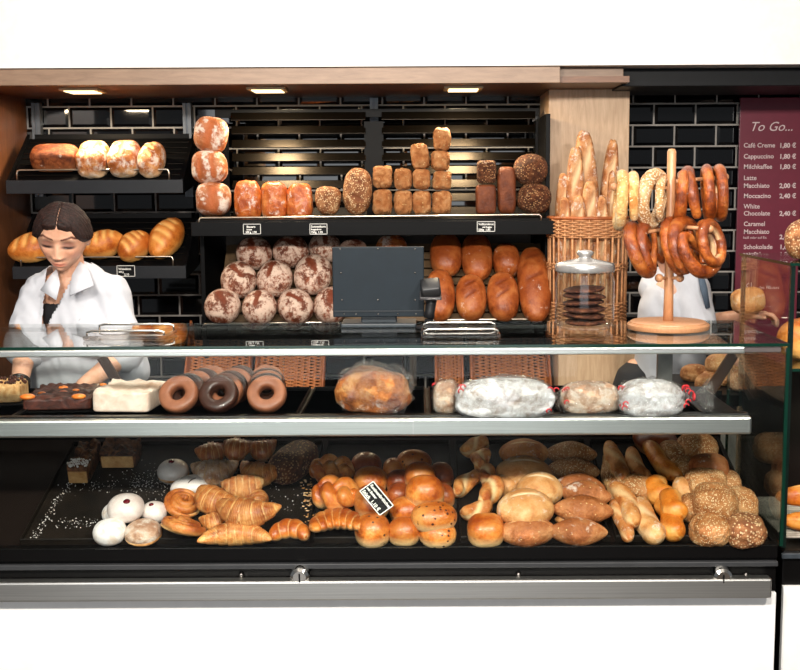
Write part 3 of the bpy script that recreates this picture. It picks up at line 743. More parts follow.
# ------------------------------------------------ crusts
K = {}
K['rye'] = crust('dark_rye_crust', (84, 38, 18), (138, 70, 34), (178, 102, 56), flour=.12, scale=34, base=(150, 92, 52), rough=.55)
K['tin'] = crust('tin_loaf_crust', (140, 70, 28), (196, 118, 58), (226, 168, 108), flour=.62, fscale=14, base=(226, 190, 146), scale=22)
K['batard'] = crust('smooth_golden_crust', (158, 76, 22), (204, 118, 44), (228, 152, 72), scale=14, slash=(236, 176, 100), rough=.45, coat=.08, bmp=.25, base=(236, 178, 100))
K['country'] = crust('floured_country_crust', (142, 72, 36), (186, 112, 66), (212, 150, 104), flour=.7, fscale=13, scale=18, slash=(176, 92, 46), base=(206, 150, 106))
K['orange'] = crust('orange_glazed_crust', (150, 64, 18), (204, 104, 38), (232, 150, 78), flour=.3, fscale=26, scale=22, rough=.35, coat=.3, slash=(246, 196, 130))
K['grain'] = crust('grain_crust', (110, 62, 32), (158, 100, 58), (196, 142, 94), seeds=.5, sscale=150, scale=40, slash=(116, 64, 34), seedc=(222, 190, 146))
K['floury'] = crust('floury_rye_crust', (96, 46, 26), (142, 74, 44), (174, 104, 70), flour=.9, fscale=22, scale=22, bmp=.6, flourc=(232, 208, 188), slash=(110, 48, 24))
K['crusty'] = crust('crusty_roll_crust', (158, 92, 46), (206, 142, 86), (228, 176, 122), scale=40, seeds=.14, sscale=160, slash=(176, 106, 56), bmp=.8)
K['darkgrain'] = crust('dark_grain_crust', (66, 32, 16), (112, 62, 34), (150, 92, 56), seeds=.45, sscale=140, seedc=(196, 150, 104), scale=50, bmp=.9)
K['ryebrown'] = crust('rye_brown_crust', (86, 40, 20), (122, 62, 32), (150, 84, 48), scale=18, bmp=.5)
K['smooth'] = crust('brown_smooth_crust', (128, 58, 22), (174, 92, 42), (202, 126, 68), scale=12, slash=(112, 48, 20), rough=.42, coat=.1, bmp=.25, base=(184, 110, 62), flour=.04)
K['ball'] = crust('dusted_orange_crust', (150, 70, 24), (206, 116, 50), (232, 168, 100), flour=.7, fscale=18, scale=20)
K['baguette'] = crust('baguette_crust', (150, 86, 44), (200, 136, 82), (226, 176, 124), flour=.45, fscale=22, scale=24, slash=(236, 200, 154), base=(214, 166, 118))
K['croissant'] = crust('croissant_crust', (136, 62, 20), (200, 114, 46), (232, 162, 88), scale=20, slash=(250, 208, 138), rough=.38, coat=.2, bmp=.4, base=(222, 160, 90))
K['gold'] = crust('glazed_gold_crust', (146, 62, 16), (204, 112, 38), (236, 162, 80), scale=14, slash=(248, 206, 136), rough=.32, coat=.3, bmp=.25, base=(244, 206, 144))
K['goldraisin'] = crust('raisin_bun_crust', (150, 68, 20), (208, 120, 44), (238, 168, 88), scale=14, seeds=.22, sscale=110, seedc=(74, 34, 20), rough=.32, coat=.3, bmp=.25, base=(244, 208, 150))
K['bunbrown'] = crust('glazed_brown_crust', (112, 46, 16), (166, 80, 32), (204, 120, 62), scale=14, rough=.32, coat=.3, bmp=.25, base=(224, 166, 106))
K['pale'] = crust('pale_roll_crust', (184, 118, 62), (222, 166, 104), (242, 204, 150), scale=16, flour=.25, fscale=18, rough=.5, slash=(246, 222, 180), bmp=.3)
K['cheese'] = crust('cheese_twist_crust', (166, 82, 30), (222, 146, 72), (244, 192, 122), scale=24, slash=(248, 216, 160), bmp=.6, flour=.15)
K['pointed'] = crust('pointed_roll_crust', (136, 74, 34), (184, 112, 62), (212, 150, 98), scale=18, seeds=.1, sscale=200, slash=(226, 176, 122), bmp=.5, flour=.2)
K['sesame'] = crust('seeded_roll_crust', (150, 92, 46), (192, 130, 76), (216, 164, 110), scale=18, seeds=.45, sscale=250, seedc=(236, 208, 162), bmp=.7)
K['stick'] = crust('bread_stick_crust', (172, 96, 40), (222, 150, 82), (240, 186, 122), scale=22, slash=(248, 220, 168), seeds=.12, sscale=170, bmp=.5, flour=.2)
K['ostick'] = crust('orange_stick_crust', (176, 84, 20), (224, 136, 44), (242, 170, 80), scale=16, slash=(248, 200, 120), rough=.36, coat=.2, bmp=.35)
K['lye'] = crust('pretzel_crust', (104, 42, 14), (168, 82, 28), (212, 128, 58), scale=22, slash=(246, 208, 158), rough=.3, coat=.35, bmp=.5, seeds=.05, sscale=200, seedc=(245, 240, 230))
K['lyecheese'] = crust('cheese_pretzel_crust', (190, 124, 60), (226, 180, 116), (244, 218, 172), scale=18, slash=(250, 226, 170), rough=.4, bmp=.7, seeds=.25, sscale=180, seedc=(250, 232, 190))
K['lyesesame'] = crust('sesame_pretzel_crust', (178, 120, 66), (214, 168, 114), (234, 200, 156), scale=24, seeds=.7, sscale=170, seedc=(246, 230, 200), bmp=.8)
K['icing'] = two('white_icing', (204, 182, 172), (232, 222, 216), 14, .3, .6, .35, .3, .15)
K['sugar'] = two('powdered_sugar', (204, 176, 150), (232, 226, 222), 24, .25, .5, .8, 0, .5)
K['choc'] = two('dark_chocolate', (38, 20, 14), (66, 36, 26), 20, .3, .7, .35, .2, .3)
K['caramel'] = two('caramel_glaze', (112, 64, 42), (150, 94, 66), 20, .3, .7, .45, .1, .3)
K['chockcake'] = two('chocolate_cake', (36, 16, 12), (92, 46, 34), 42, .35, .7, .5, .1, .8)
K['crumble'] = two('crumble_topping', (190, 132, 76), (230, 190, 136), 40, .35, .65, .8, 0, 1)
K['darkcrumble'] = two('dark_crumble_topping', (46, 24, 14), (150, 96, 60), 38, .4, .75, .7, 0, 1)
K['cream'] = two('pastry_cream', (186, 140, 108), (232, 214, 200), 16, .2, .62, .7, 0, .5)
K['stollen'] = two('sugared_loaf', (160, 146, 138), (222, 222, 226), 34, .32, .6, .85, 0, .9)
K['bagloaf'] = crust('bagged_loaf_crust', (128, 62, 26), (190, 112, 54), (226, 166, 104), scale=22, flour=.15, slash=(240, 200, 150))
K['raisinloaf'] = crust('sugared_fruit_loaf', (160, 110, 80), (214, 176, 146), (240, 220, 200), scale=30, flour=.6)
jam = plain('red_jam', (96, 14, 26), .1, coat=.8)
LAYN = [0]
def eul(rx=0, ry=0, rz=0): return Euler((math.radians(rx), math.radians(ry), math.radians(rz)), 'XYZ').to_matrix()
def put(name, me, mat, loc, R, label, cat, group=None):
    me.materials.clear(); me.materials.append(mat); me.name = name
    o = bpy.data.objects.new(name, me); COL.objects.link(o); o.matrix_world = Matrix.Translation(loc) @ R.to_4x4()
    return tag(o, label, cat, group)
# cookies in the jar (each a thing)
for k in range(6):
    me = blob(.122+.004*(k % 3), .122, .018, k, flat=.7, bump=.05, n=4)
    put('cookie', me, ck, Vector((jx+rnd.uniform(-.004, .004), Yj+rnd.uniform(-.004, .004), zz+.011+k*.0192)), eul(rnd.uniform(-3, 3), rnd.uniform(-3, 3), k*50),
        'dark brown cookie in the stack inside the glass jar', 'cookie', 'cookies in the glass jar')
# ================================================================== LOAVES ON THE REAR SHELVES
def S_(px, Y): return px*Y/1150
G1 = 'loaves on the upper left shelf'; G2 = 'golden loaves on the lower left shelf'
def on_plane(kind, name, cat, label, group, pl, cx, cy, w, h, mesh, mat, rz=0, lift=0, rx=0, ry=0, layer=0.0):
    """rest a mesh of height h (m) on the plane so that its middle shows at pixel cx, cy"""
    c = pl.hit(cx, cy, h/2+layer+.001)
    return put(name, mesh, mat, c, pl.R @ eul(rx, ry, rz), label, cat, group)
# upper left shelf
sc = S_(1, 5.25)
RS = PUL.R
on_plane(0, 'loaf', 'bread', 'long dark rye tin loaf, leftmost on the upper left shelf', G1, PUL, 55, 157.5, 0, .105, blob(47*sc, .11, .105, 1, 4, 4, .9, .02, fr=1.4), K['rye'])
for i, (cx, lab) in enumerate([(93.5, 'floury tin loaf with pale end, beside the dark rye tin loaf'), (124.5, 'floury tin loaf with pale end, third from the left on the upper left shelf')]):
    on_plane(0, 'loaf', 'bread', lab, G1, PUL, cx, 158, 0, .11, blob(.19, 31.5*sc, .125, 3+i, 3.2, 3, .8, .05, cuts=[(-.8, .1, .8, -.1, .12)], cutd=.05, fr=2.5), K['tin'], rz=90+3*i)
on_plane(0, 'loaf', 'bread', 'small scored dark crusty loaf, rightmost on the upper left shelf', G1, PUL, 151.5, 158, 0, .11, blob(.19, 26*sc, .125, 9, 2.6, 2.4, .7, .05, cuts=[(-.7, -.3, -.2, .4, .1), (-.2, -.4, .3, .4, .1), (.3, -.4, .7, .3, .1)], cutd=.08), K['tin'], rz=88)
cutsB = [(-.72, -.55, -.42, .55, .1), (-.36, -.7, -.06, .7, .1), (0, -.7, .3, .7, .1), (.36, -.6, .62, .55, .09)]
for i, (cx, cy, L0, W0, rz, lab) in enumerate([(34, 245, .24, .15, 20, 'golden scored loaf partly hidden behind the woman in white'), (102.5, 242.5, .20, .13, 28, 'golden scored loaf, directly right of the woman\'s head'), (134, 244, .185, .135, 62, 'smallest golden scored loaf, third from the left on the lower left shelf'), (166, 236, .27, .148, 76, 'largest golden scored loaf, at the right end of the lower left shelf')]):
    on_plane(0, 'loaf', 'bread', lab, G2, PLL, cx, cy, 0, .11, blob(L0, W0, .11, 20+i, 2.2, 2.2, .6, .02, cuts=cutsB, cutd=.07, pinch=.25, fr=1.2), K['batard'], rz=rz)
# upper tier of the centre rack: bread standing on end
G3 = 'loaves standing on the upper tier of the centre rack'
YU = 5.12
STAND = Matrix(((0, -1, 0), (0, 0, -1), (1, 0, 0)))          # local x up, local z to the viewer
def stand(label, cx, cy, wp, hp, D, mesh_f, mat, roll=0, lean=-4, Y=YU, name='loaf', cat='bread', group=G3, flip=0):
    w, h = S_(wp, Y), S_(hp, Y); me = mesh_f(h, w, D)
    R = eul(lean, roll, 0) @ STAND
    if flip: R = R @ eul(180, 0, 0)
    return put(name, me, mat, P(cx, cy, Y), R, label, cat, group)
cc = [(-.75, .12, .75, .05, .14)]
stand('round floury loaf, topmost of the stack of three at the rack edge', 211, 134.5, 33, 35, .13, lambda h, w, d: blob(h, w, d, 31, 2.8, 2.6, .8, .04, cuts=[(-.85, .1, .85, -.1, .2)], cutd=.05), K['country'], 8)
stand('round floury loaf, middle of the stack of three at the rack edge', 209.5, 166.5, 35, 33, .135, lambda h, w, d: blob(h, w, d, 32, 2.8, 2.6, .8, .04, cuts=[(-.8, .45, .8, .4, .12), (-.8, -.35, .8, -.3, .12)], cutd=.05), K['country'], -3, Y=5.11)
stand('round floury loaf, lowest of the stack of three at the rack edge', 213.5, 199, 34, 34, .14, lambda h, w, d: blob(h, w, d, 33, 3, 2.8, .8, .04, cuts=[(-.85, -.1, .85, -.1, .26)], cutd=.05), K['country'], 2, Y=5.10)
for i, (cx, lab) in enumerate([(248, 'orange glazed loaf standing on end, leftmost of three'), (274.5, 'orange glazed loaf standing on end, middle of three'), (299.5, 'orange glazed loaf standing on end, next to the small seeded loaf')]):
    stand(lab, cx, 200+i, 27, 40-i, .10, lambda h, w, d: blob(h, w, d, 41+i, 3.6, 3, .8, .08, egg=-.04, fr=3), K['orange'], -3+2*i)
stand('small seeded loaf with a slanted top, left of the tall scored grain loaf', 328, 201, 26, 29, .09, lambda h, w, d: blob(h, w, d, 45, 2.6, 2.5, .8, .05, egg=.12), K['grain'], 4)
stand('tall oval grain loaf with two slanted cuts, standing on end', 357.5, 191.5, 29, 47, .10, lambda h, w, d: blob(h, w, d, 46, 2.4, 2.3, .8, .04, cuts=[(.25, -.6, .55, .6, .1), (-.45, -.6, -.15, .6, .1)], cutd=.09), K['grain'], 3)
def roll_f(s): return lambda h, w, d: blob(h, w, d, s, 4.2, 3.2, .85, .09, fr=4.5)
stk = [((382.5, 177, 20, 23), 'upper crusty square roll in the two-high stack beside the tall grain loaf', 51), ((382.5, 202, 20, 26), 'lower crusty square roll in the two-high stack beside the tall grain loaf', 52),
 ((403, 179, 18, 22), 'upper roll in the second crusty stack from the left', 53), ((403, 202.5, 19, 25), 'lower roll in the second crusty stack from the left', 54),
 ((420, 156.5, 18, 26), 'tilted top roll of the three-high crusty stack', 55), ((421.5, 179.5, 18, 21), 'middle roll of the three-high crusty stack', 56), ((422, 203, 19, 25), 'bottom roll of the three-high crusty stack', 57),
 ((442, 139, 18, 23), 'top roll of the tallest, four-high crusty stack', 58), ((440.5, 160.5, 19, 21), 'second roll from the top of the tallest crusty stack', 59), ((442, 180.5, 19, 19), 'third roll from the top of the tallest crusty stack', 60), ((442, 203, 20, 25), 'bottom roll of the tallest crusty stack', 61)]
for (a, lab, s) in stk:
    stand(lab, *a, .08, roll_f(s), K['crusty'], -8 if s == 55 else rnd.uniform(-1.5, 1.5), 0, name='roll', cat='bread roll', group='crusty rolls stacked on the centre rack')
stand('dark grain block loaf, upper of two beside the brown rye loaf', 486.5, 172, 19, 23, .09, lambda h, w, d: blob(h, w, d, 62, 6, 5, .9, .03), K['darkgrain'], 0, 0)
stand('dark rye block loaf, lower of two beside the brown rye loaf', 486, 199.5, 20.5, 30, .09, lambda h, w, d: blob(h, w, d, 63, 6, 5, .9, .03), K['ryebrown'], 0, 0)
stand('tall smooth brown rye tin loaf standing on end', 506.5, 190.5, 18.5, 47, .09, lambda h, w, d: blob(h, w, d, 64, 4.5, 4, .9, .025), K['ryebrown'], -1, 0)
stand('round dark seeded loaf, upper of two at the right end of the rack', 530.5, 169.5, 34, 31, .13, lambda h, w, d: blob(h, w, d, 65, 2.3, 2.2, .9, .04), K['darkgrain'], 0, 0)
stand('round dark seeded loaf, lower of two at the right end of the rack', 534.5, 198.5, 34, 31, .13, lambda h, w, d: blob(h, w, d, 66, 2.3, 2.2, .9, .04), K['darkgrain'], 9, 0, Y=5.11)
# lower tier: discs leaning on the slatted board
G4 = 'round floury loaves piled on the lower tier'
def lean(label, cx, cy, w, h, H, mesh_f, mat, rz=90, group=G4, layer=0):
    c = PLC.hit(cx, cy, H/2+.004+layer); W = S_(w, c.y); hp = S_(h, c.y); Ls = math.sqrt(max(1e-4, hp*hp-(.70*H)**2))/.70
    return put('loaf', mesh_f(Ls, W, H), mat, c, PLC.R @ eul(0, 0, rz), label, 'bread', group)
fl = [((222, 305.5, 36, 33), 'leftmost in the bottom row'), ((259.5, 306.5, 35, 33), 'second in the bottom row'), ((295.5, 305.5, 36, 34), 'third in the bottom row'), ((331, 304, 35, 35), 'in the bottom row, half hidden behind the till screen'),
      ((238.5, 279, 36, 35), 'leftmost in the middle row'), ((274.5, 277.5, 36, 35), 'second in the middle row'), ((313, 273.5, 38, 38), 'third in the middle row, just left of the till screen'),
      ((254, 252, 36, 31), 'leftmost in the top row'), ((290.5, 250.5, 36, 30), 'second in the top row'), ((325, 246.5, 33, 28), 'third in the top row, just under the shelf lip'), ((353, 249, 28, 20), 'peeking out above the left half of the till screen')]
for i, (a, lab) in enumerate(fl):
    lean('round floury rye loaf, '+lab, *a, .125, lambda l, w, h: blob(l, w, h, 70+i, 2.1, 2.1, .75, .03, cuts=[(-.5, .2*(i % 3-1), .5, .1, .13)] if i % 2 else [(-.4, -.4, .45, .4, .12)], cutd=.04), K['floury'], 90+rnd.uniform(-20, 20))
lean('orange dusted loaf peeking out above the right half of the till screen', 391.5, 248, 32, 28, .12, lambda l, w, h: blob(l, w, h, 83, 2.1, 2.1, .75, .03), K['ball'], 90)
cb = [(-.45, .55, .0, -.45, .07), (.1, .55, .5, -.45, .07)]
cb2 = [(-.5, .7, -.15, -.6, .08), (.2, .7, .5, -.6, .08)]
sm_ = [((446, 253.5, 32, 40), 'plain brown loaf, leftmost in the upper row right of the till', ()), ((477, 256, 31, 44), 'brown loaf with a faint cut, second in the upper row right of the till', [(.3, .5, .5, -.4, .06)]), ((506.5, 259.5, 27, 32), 'smallest smooth brown loaf, in the upper row beside the longest loaf', ()),
       ((534.5, 283, 34, 69), 'longest smooth brown loaf, at the right end of the lower tier', [(-.15, .7, .12, -.6, .06), (.5, .6, .66, -.5, .06)]),
       ((440, 294, 30, 47), 'brown loaf half hidden behind the barcode scanner', ()), ((471, 296.5, 31, 42), 'scored brown loaf in the bottom row, right of the barcode scanner', cb), ((503, 295.5, 32, 44), 'scored brown loaf in the bottom row, next to the longest loaf', cb)]
for i, (a, lab, cu) in enumerate(sm_):
    lean(lab, *a, .115, lambda l, w, h: blob(l, w, h, 90+i, 2.4, 2.3, .7, .02, cuts=cu, cutd=.05, fr=1.2), K['smooth'], 90, 'smooth brown loaves right of the till')

# ================================================================== BAGUETTE BASKET
Yk = 5.05
bx, bz = P(588, 200, Yk).x, 0
xa, xb = P(548, 200, 5.35).x, P(628, 200, 5.35).x
weavem = two('pale_wicker_cane', (168, 108, 66), (216, 160, 112), 60, .3, .7, .5)
t = thing('baguette_basket', 'tall round wicker basket of baguettes in front of the oak pillar', 'basket', (bx, Yk, 1.0))
zt_, z1_, z2_, zb2 = P(588, 218.5, Yk).z, P(588, 236, Yk).z, P(588, 262, Yk).z, P(588, 338, Yk).z
R0 = S_(39, Yk); NS = 30
def br(z): return R0*(.96+.04*(z-.9)/.6)
bm = NB()
for k in range(NS):
    a = 2*PI*k/NS; tube(bm, [(bx+br(z)*math.cos(a), Yk+br(z)*math.sin(a), z) for z in (zb2, (zb2+zt_)/2, zt_+.003)], .0048, 6)
obj('stakes', bm, weavem, t, smooth=True)
def band(z0, z1, nm):
    bm = NB(); z = z0; r = 0
    while z < z1:
        n = NS*4; pts = [(bx+(br(z)+.006*math.cos(a*NS/2+(PI if r % 2 else 0)))*math.cos(a), Yk+(br(z)+.006*math.cos(a*NS/2+(PI if r % 2 else 0)))*math.sin(a), z) for a in [2*PI*q/n for q in range(n)]]
        tube(bm, pts, .0042, 5, closed=True); z += .0078; r += 1
    obj(nm, bm, weavem, t, smooth=True)
band(z1_, zt_, 'woven_band'); band(P(588, 268, Yk).z, z2_, 'woven_band'); band(zb2, P(588, 300, Yk).z, 'woven_band')
bm = NB(); tube(bm, [(bx+br(zt_)*math.cos(a), Yk+br(zt_)*math.sin(a), zt_+.004) for a in [2*PI*q/60 for q in range(60)]], .008, 8, closed=True); obj('rim', bm, rimm, t, smooth=True)
bm = NB(); lathe(bm, [(0, zb2-.012), (R0*.93, zb2-.012), (R0*.93, zb2), (0, zb2)], 40, (bx, Yk, 0)); obj('basket_base', bm, rimm, t, smooth=False)
bm = NB(); box(bm, xa, xb, Yk-R0*.9, 5.348, 0, zb2-.0125, .003); tag(obj('pedestal', bm, oak), 'oak pedestal under the tall baguette basket, seen below the counter glass', 'pedestal')
bag = [((584, 130), (591, 335), 24, .03, 'scored baguette standing tallest, at the centre back of the basket'), ((605.5, 139), (606, 335), 17, .05, 'baguette leaning right, second tallest in the basket'), ((576, 146), (573, 335), 19, -.01, 'tall thin baguette left of the tallest one'),
       ((563, 173), (566, 335), 17, .0, 'mid-height baguette at the left side of the basket'), ((590, 181), (593, 335), 19, -.06, 'short wide baguette in front of the tallest one'), ((578, 195), (581, 335), 18, -.08, 'short pale baguette end at the front centre of the basket'),
       ((565, 197), (566, 335), 14, -.06, 'short floury baguette end at the front left of the basket'), ((602, 195), (604, 335), 14, -.08, 'short floury baguette end at the front right of the basket'), ((612, 170), (611, 335), 11, .02, 'slim baguette at the far right of the basket')]
for i, (a, b, w, dy, lab) in enumerate(bag):
    if i == 1: a, b = (613, 139), (599, 330)
    p0 = P(a[0], a[1], Yk+dy*1.4); p1 = P(b[0], b[1], Yk+dy*.8); d = p0-p1; Ln = d.length; d.normalize()
    y = Vector((-1, 0, 0)); y = (y-d*y.dot(d)).normalized(); z = d.cross(y); R = Matrix((d, y, z)).transposed()
    W = S_(w, Yk); q = [(-.9+.36*k, .55, -.62+.36*k, -.5, .045) for k in range(5)]
    me = blob(Ln, W*1.12, W, 110+i, 4.2, 3.6, .9, .02, cuts=[(u0, a0*.9, u1, b0*.9, .09) for (u0, a0, u1, b0, _) in q], cutd=.16, fr=2.5, pinch=.3)
    put('baguette', me, K['baguette'], (p0+p1)/2, R, lab, 'baguette', 'baguettes in the tall basket')

# ================================================================== PRETZEL STAND
Ys = 3.40; base = Plane(Ys, ZT, 0); sp = P(669, 322, Ys); sx0 = P(668, 326, Ys).x
t = thing('pretzel_stand', 'turned beech stand with pegs on the counter, holding pretzels', 'pretzel stand', (sx0, Ys, ZT))
Rb = S_(41, Ys)
bm = NB(); lathe(bm, [(0, 0.0005), (Rb*.9, .0005), (Rb*.98, .004), (Rb, .010), (Rb, .017), (Rb*.97, .021), (Rb*.93, .022), (Rb*.92, .025), (Rb*.88, .028), (.03, .028), (0, .028)], 72, (sx0, Ys, ZT)); o = obj('base', bm, beech, t); autos(o)
ztp = P(669, 149, Ys).z
bm = NB(); lathe(bm, [(0, 0), (.0155, 0), (.0135, .1), (.013, ztp-ZT-.028), (.009, ztp-ZT-.02), (0, ztp-ZT-.019)], 24, (sx0, Ys, 0)); bmesh.ops.translate(bm, vec=(0, 0, ZT+.02), verts=bm.verts); obj('post', bm, beech, t, smooth=True)
def peg(pa, pb, Y0, Y1):
    a, b = P(*pa, Y0), P(*pb, Y1); bm = NB(); tube(bm, [a, b], .0058, 12); 
    bmesh.ops.create_uvsphere(bm, u_segments=16, v_segments=10, radius=.0115, matrix=Matrix.Translation(b)); obj('peg', bm, beech, t, smooth=True); return a, b
pgs = {'L': peg((669, 188), (614.5, 187), Ys, Ys-.02), 'R': peg((669, 182), (725, 177), Ys, Ys+.02), 'LL': peg((669, 229), (630, 234), Ys, Ys-.05), 'RR': peg((669, 226), (710, 229), Ys, Ys-.10)}
for dx, dy in ((-10, .0), (11, .0)):
    p = P(669+dx, 277, Ys-.02); bm = NB(); tube(bm, [P(669, 278, Ys), P(669+dx, 278, Ys-.03)], .005, 10); bmesh.ops.create_uvsphere(bm, u_segments=16, v_segments=10, radius=.0125, matrix=Matrix.Translation(P(669+dx, 278, Ys-.035))); obj('peg', bm, beech, t, smooth=True)
# pretzels: x spin (yaw from the viewer), centre pixel, size, kind
pz = [(620.5, 200, 57, 84, 0, 'lyecheese', .09, 1, 'pale cheese-topped pretzel, outermost on the upper left peg', Ys-.02, 3), (633.5, 200, 54, 80, 0, 'lyecheese', .09, 0, 'yellow cheese-topped pretzel, second on the upper left peg', Ys-.015, -2),
      (653, 199, 54, 52, 0, 'lyesesame', .12, 1, 'pale sesame ring pretzel, third on the upper left peg', Ys-.01, 8), (662, 201, 48, 72, 4, 'lyesesame', .09, 0, 'darker seeded pretzel on the upper left peg, against the post', Ys, 0),
      (681, 192, 56, 80, 0, 'lye', .10, 0, 'brown lye pretzel on the upper right peg, nearest the post', Ys+.0, 4), (693, 196, 56, 76, 0, 'lye', .10, 0, 'brown lye pretzel, second from the post on the upper right peg', Ys+.005, -14), (708, 193, 54, 80, 0, 'lye', .09, 1, 'brown ring pretzel, third from the post on the upper right peg', Ys+.01, -5), (719.5, 193, 54, 84, 0, 'lye', .09, 1, 'brown ring pretzel at the outer end of the upper right peg', Ys+.015, -3),
      (640, 250, 56, 66, 0, 'lye', .10, 1, 'dark lye pretzel at the outer end of the lower left peg', Ys-.045, -24), (652, 248, 54, 60, 0, 'lye', .10, 0, 'dark seeded lye pretzel on the lower left peg, nearest the post', Ys-.03, -20),
      (676, 246, 56, 60, 0, 'lye', .10, 1, 'split-crust lye pretzel on the lower right peg, nearest the post', Ys-.03, -18), (688, 247, 58, 52, 0, 'lye', .11, 0, 'split-crust lye pretzel, second from the post on the lower right peg', Ys-.05, -22), (700, 247, 58, 44, 0, 'lye', .11, 0, 'glossy lye pretzel at the front of the lower right peg', Ys-.08, -24), (712, 243, 46, 52, 0, 'lye', .10, 1, 'small lye ring at the outer end of the lower right peg', Ys-.085, -16)]
for i, (cx, cy, hp, yaw, _, m, th, kd, lab, Yp, roll) in enumerate(pz):
    me = pretzel(S_(hp, Yp)*.86, i, kd, th*1.2); R = eul(0, roll, 0) @ eul(0, 0, yaw) @ eul(0, 180 if kd == 0 and i % 2 == 0 else 0, 0)
    put('pretzel', me, K[m], P(cx, cy, Yp), R, lab, 'pretzel', 'pretzels hanging on the beech stand')
# ================================================================== TRAYS OF PASTRY IN THE COUNTER
def lay(name, cat, label, group, cx, cy, mesh, mat, H, rz=0, layer=0, rx=0, ry=0, pl=PT):
    if pl is PT and name in ('bun', 'roll', 'croissant', 'twist', 'plait'):
        k = 1.2 if name in ('bun', 'roll') else 1.15; mesh.transform(Matrix.Diagonal((1.05, 1.14, k, 1))); H *= k; layer *= 1.12
    c = pl.hit(cx, cy, H/2+layer+(-.003 if pl is PT else -.003)); return put(name, mesh, mat, c, pl.R @ eul(rx, ry, rz), label, cat, group)
def m_(px, cy=500): return px*(3.15+(545-cy)*.0045)/1150
# --- left tray
GD = 'doughnuts in the left tray'
def cut_end(o, L0, W, H, mat):      # pale sponge end of a cake slab, facing the viewer
    bm = NB(); box(bm, -W*.44, W*.44, -L0/2-.004, -L0/2+.003, -H*.46, H*.25, .002); obj('cut_face', bm, mat, o, local=True)
spg = two('sponge', (176, 120, 66), (222, 174, 112), 34, .3, .7, .8)
for cx, cy, w, L0, lab, mt in ((85, 461, 21, .17, 'tall crumble cake slab with a dusted front end, farthest left in the trays', K['darkcrumble']), (121, 452, 36, .10, 'dark crumble cake slab at the back of the left tray', K['darkcrumble'])):
    o = lay('cake_slab', 'cake', lab, 'crumble cake slabs in the left tray', cx, cy, slab(m_(w, cy), L0, .055, int(cx), .12), mt, .055)
    cut_end(o, L0, m_(w, cy), .055, spg)
    if w == 21:
        bm = NB(); 
        for k in range(90):
            x, y = rnd.uniform(-.03, .03), rnd.uniform(-L0/2, -L0/2+.045); r = rnd.uniform(.002, .004); bmesh.ops.create_icosphere(bm, subdivisions=1, radius=r, matrix=Matrix.Translation((x, y, .03+rnd.uniform(-.001, .004))))
        obj('sugar_dust', bm, K['sugar'], o, local=True)
def doughnut(lab, cx, cy, w, mat, H=.055, layer=0, dot=None, cream=0, seed=0, nm='doughnut', rx=0):
    W = m_(w, cy); t = None
    o = lay(nm, 'doughnut', lab, GD, cx, cy, blob(W, W, H, seed, 2.1, 2.2, .65, .015, n=5, fr=1.2), mat, H, 0, layer, rx)
    if cream:
        me = blob(W*1.015, W*1.015, H*.42, seed+1, 2.1, 2.6, .95, .03, n=4); me.materials.clear(); me.materials.append(K['pale'] if cream == 1 else K['cream']); c = bpy.data.objects.new('dough_base', me); COL.objects.link(c); c.parent = o; c.location = (0, 0, -H*.24)
    if dot:
        bm = NB(); bmesh.ops.create_uvsphere(bm, u_segments=16, v_segments=10, radius=W*.10, matrix=Matrix.Translation((W*dot[0], -W*dot[1], H*dot[2])) @ Matrix.Diagonal((1, 1, .5, 1))); obj('jam_dot', bm, jam, o, smooth=True, local=True)
    return o
doughnut('iced doughnut split around its waist, alone at the back of the left tray', 173, 470, 31, K['icing'], .058, 0, (-.03, .0, .50), 1, 1)
o = lay('iced_roll', 'pastry', 'oval white-iced roll with a thin dark stroke, behind the snails', None, 191, 485, blob(.125, .085, .05, 2, 2.1, 2.2, .6, .02), K['icing'], .05, 25, .004)
bm = NB(); tube(bm, [(-.012, -.02, .0215), (0, -.012, .0245), (.014, -.008, .0245)], .0018, 6); obj('chocolate_stroke', bm, K['choc'], o, local=True)
doughnut('powdered doughnut mostly hidden behind the one with a red dot', 117, 512, 30, K['sugar'], .05, 0, None, 0, 3)
doughnut('white iced doughnut with a red jam dot, lying on top of the others', 125.5, 506.5, 36, K['icing'], .062, .030, (.10, .17, .455), 0, 4)
doughnut('white iced doughnut with a red jam dot, beside the snail pastry', 154, 511, 26, K['icing'], .05, .004, (-.06, .05, .48), 0, 5)
doughnut('powder-sugared round doughnut at the front of the left tray', 109.5, 530.5, 33, K['sugar'], .056, 0, None, 0, 6)
doughnut('cream-filled brown doughnut at the front of the left tray', 143, 531, 36, K['raisinloaf'], .052, 0, None, 1, 7)
lay('snail_pastry', 'pastry', 'large glazed snail pastry at the front, right of the doughnuts', 'snail pastries in the left tray', 184, 525, snail(m_(45), m_(42), .05, 1), K['croissant'], .05, 150, .018, 30)
lay('snail_pastry', 'pastry', 'glazed snail pastry behind the large one', 'snail pastries in the left tray', 183, 503, snail(m_(38), m_(38), .045, 2), K['croissant'], .045, 60, .012, 20)
GC = 'croissants in the left tray'
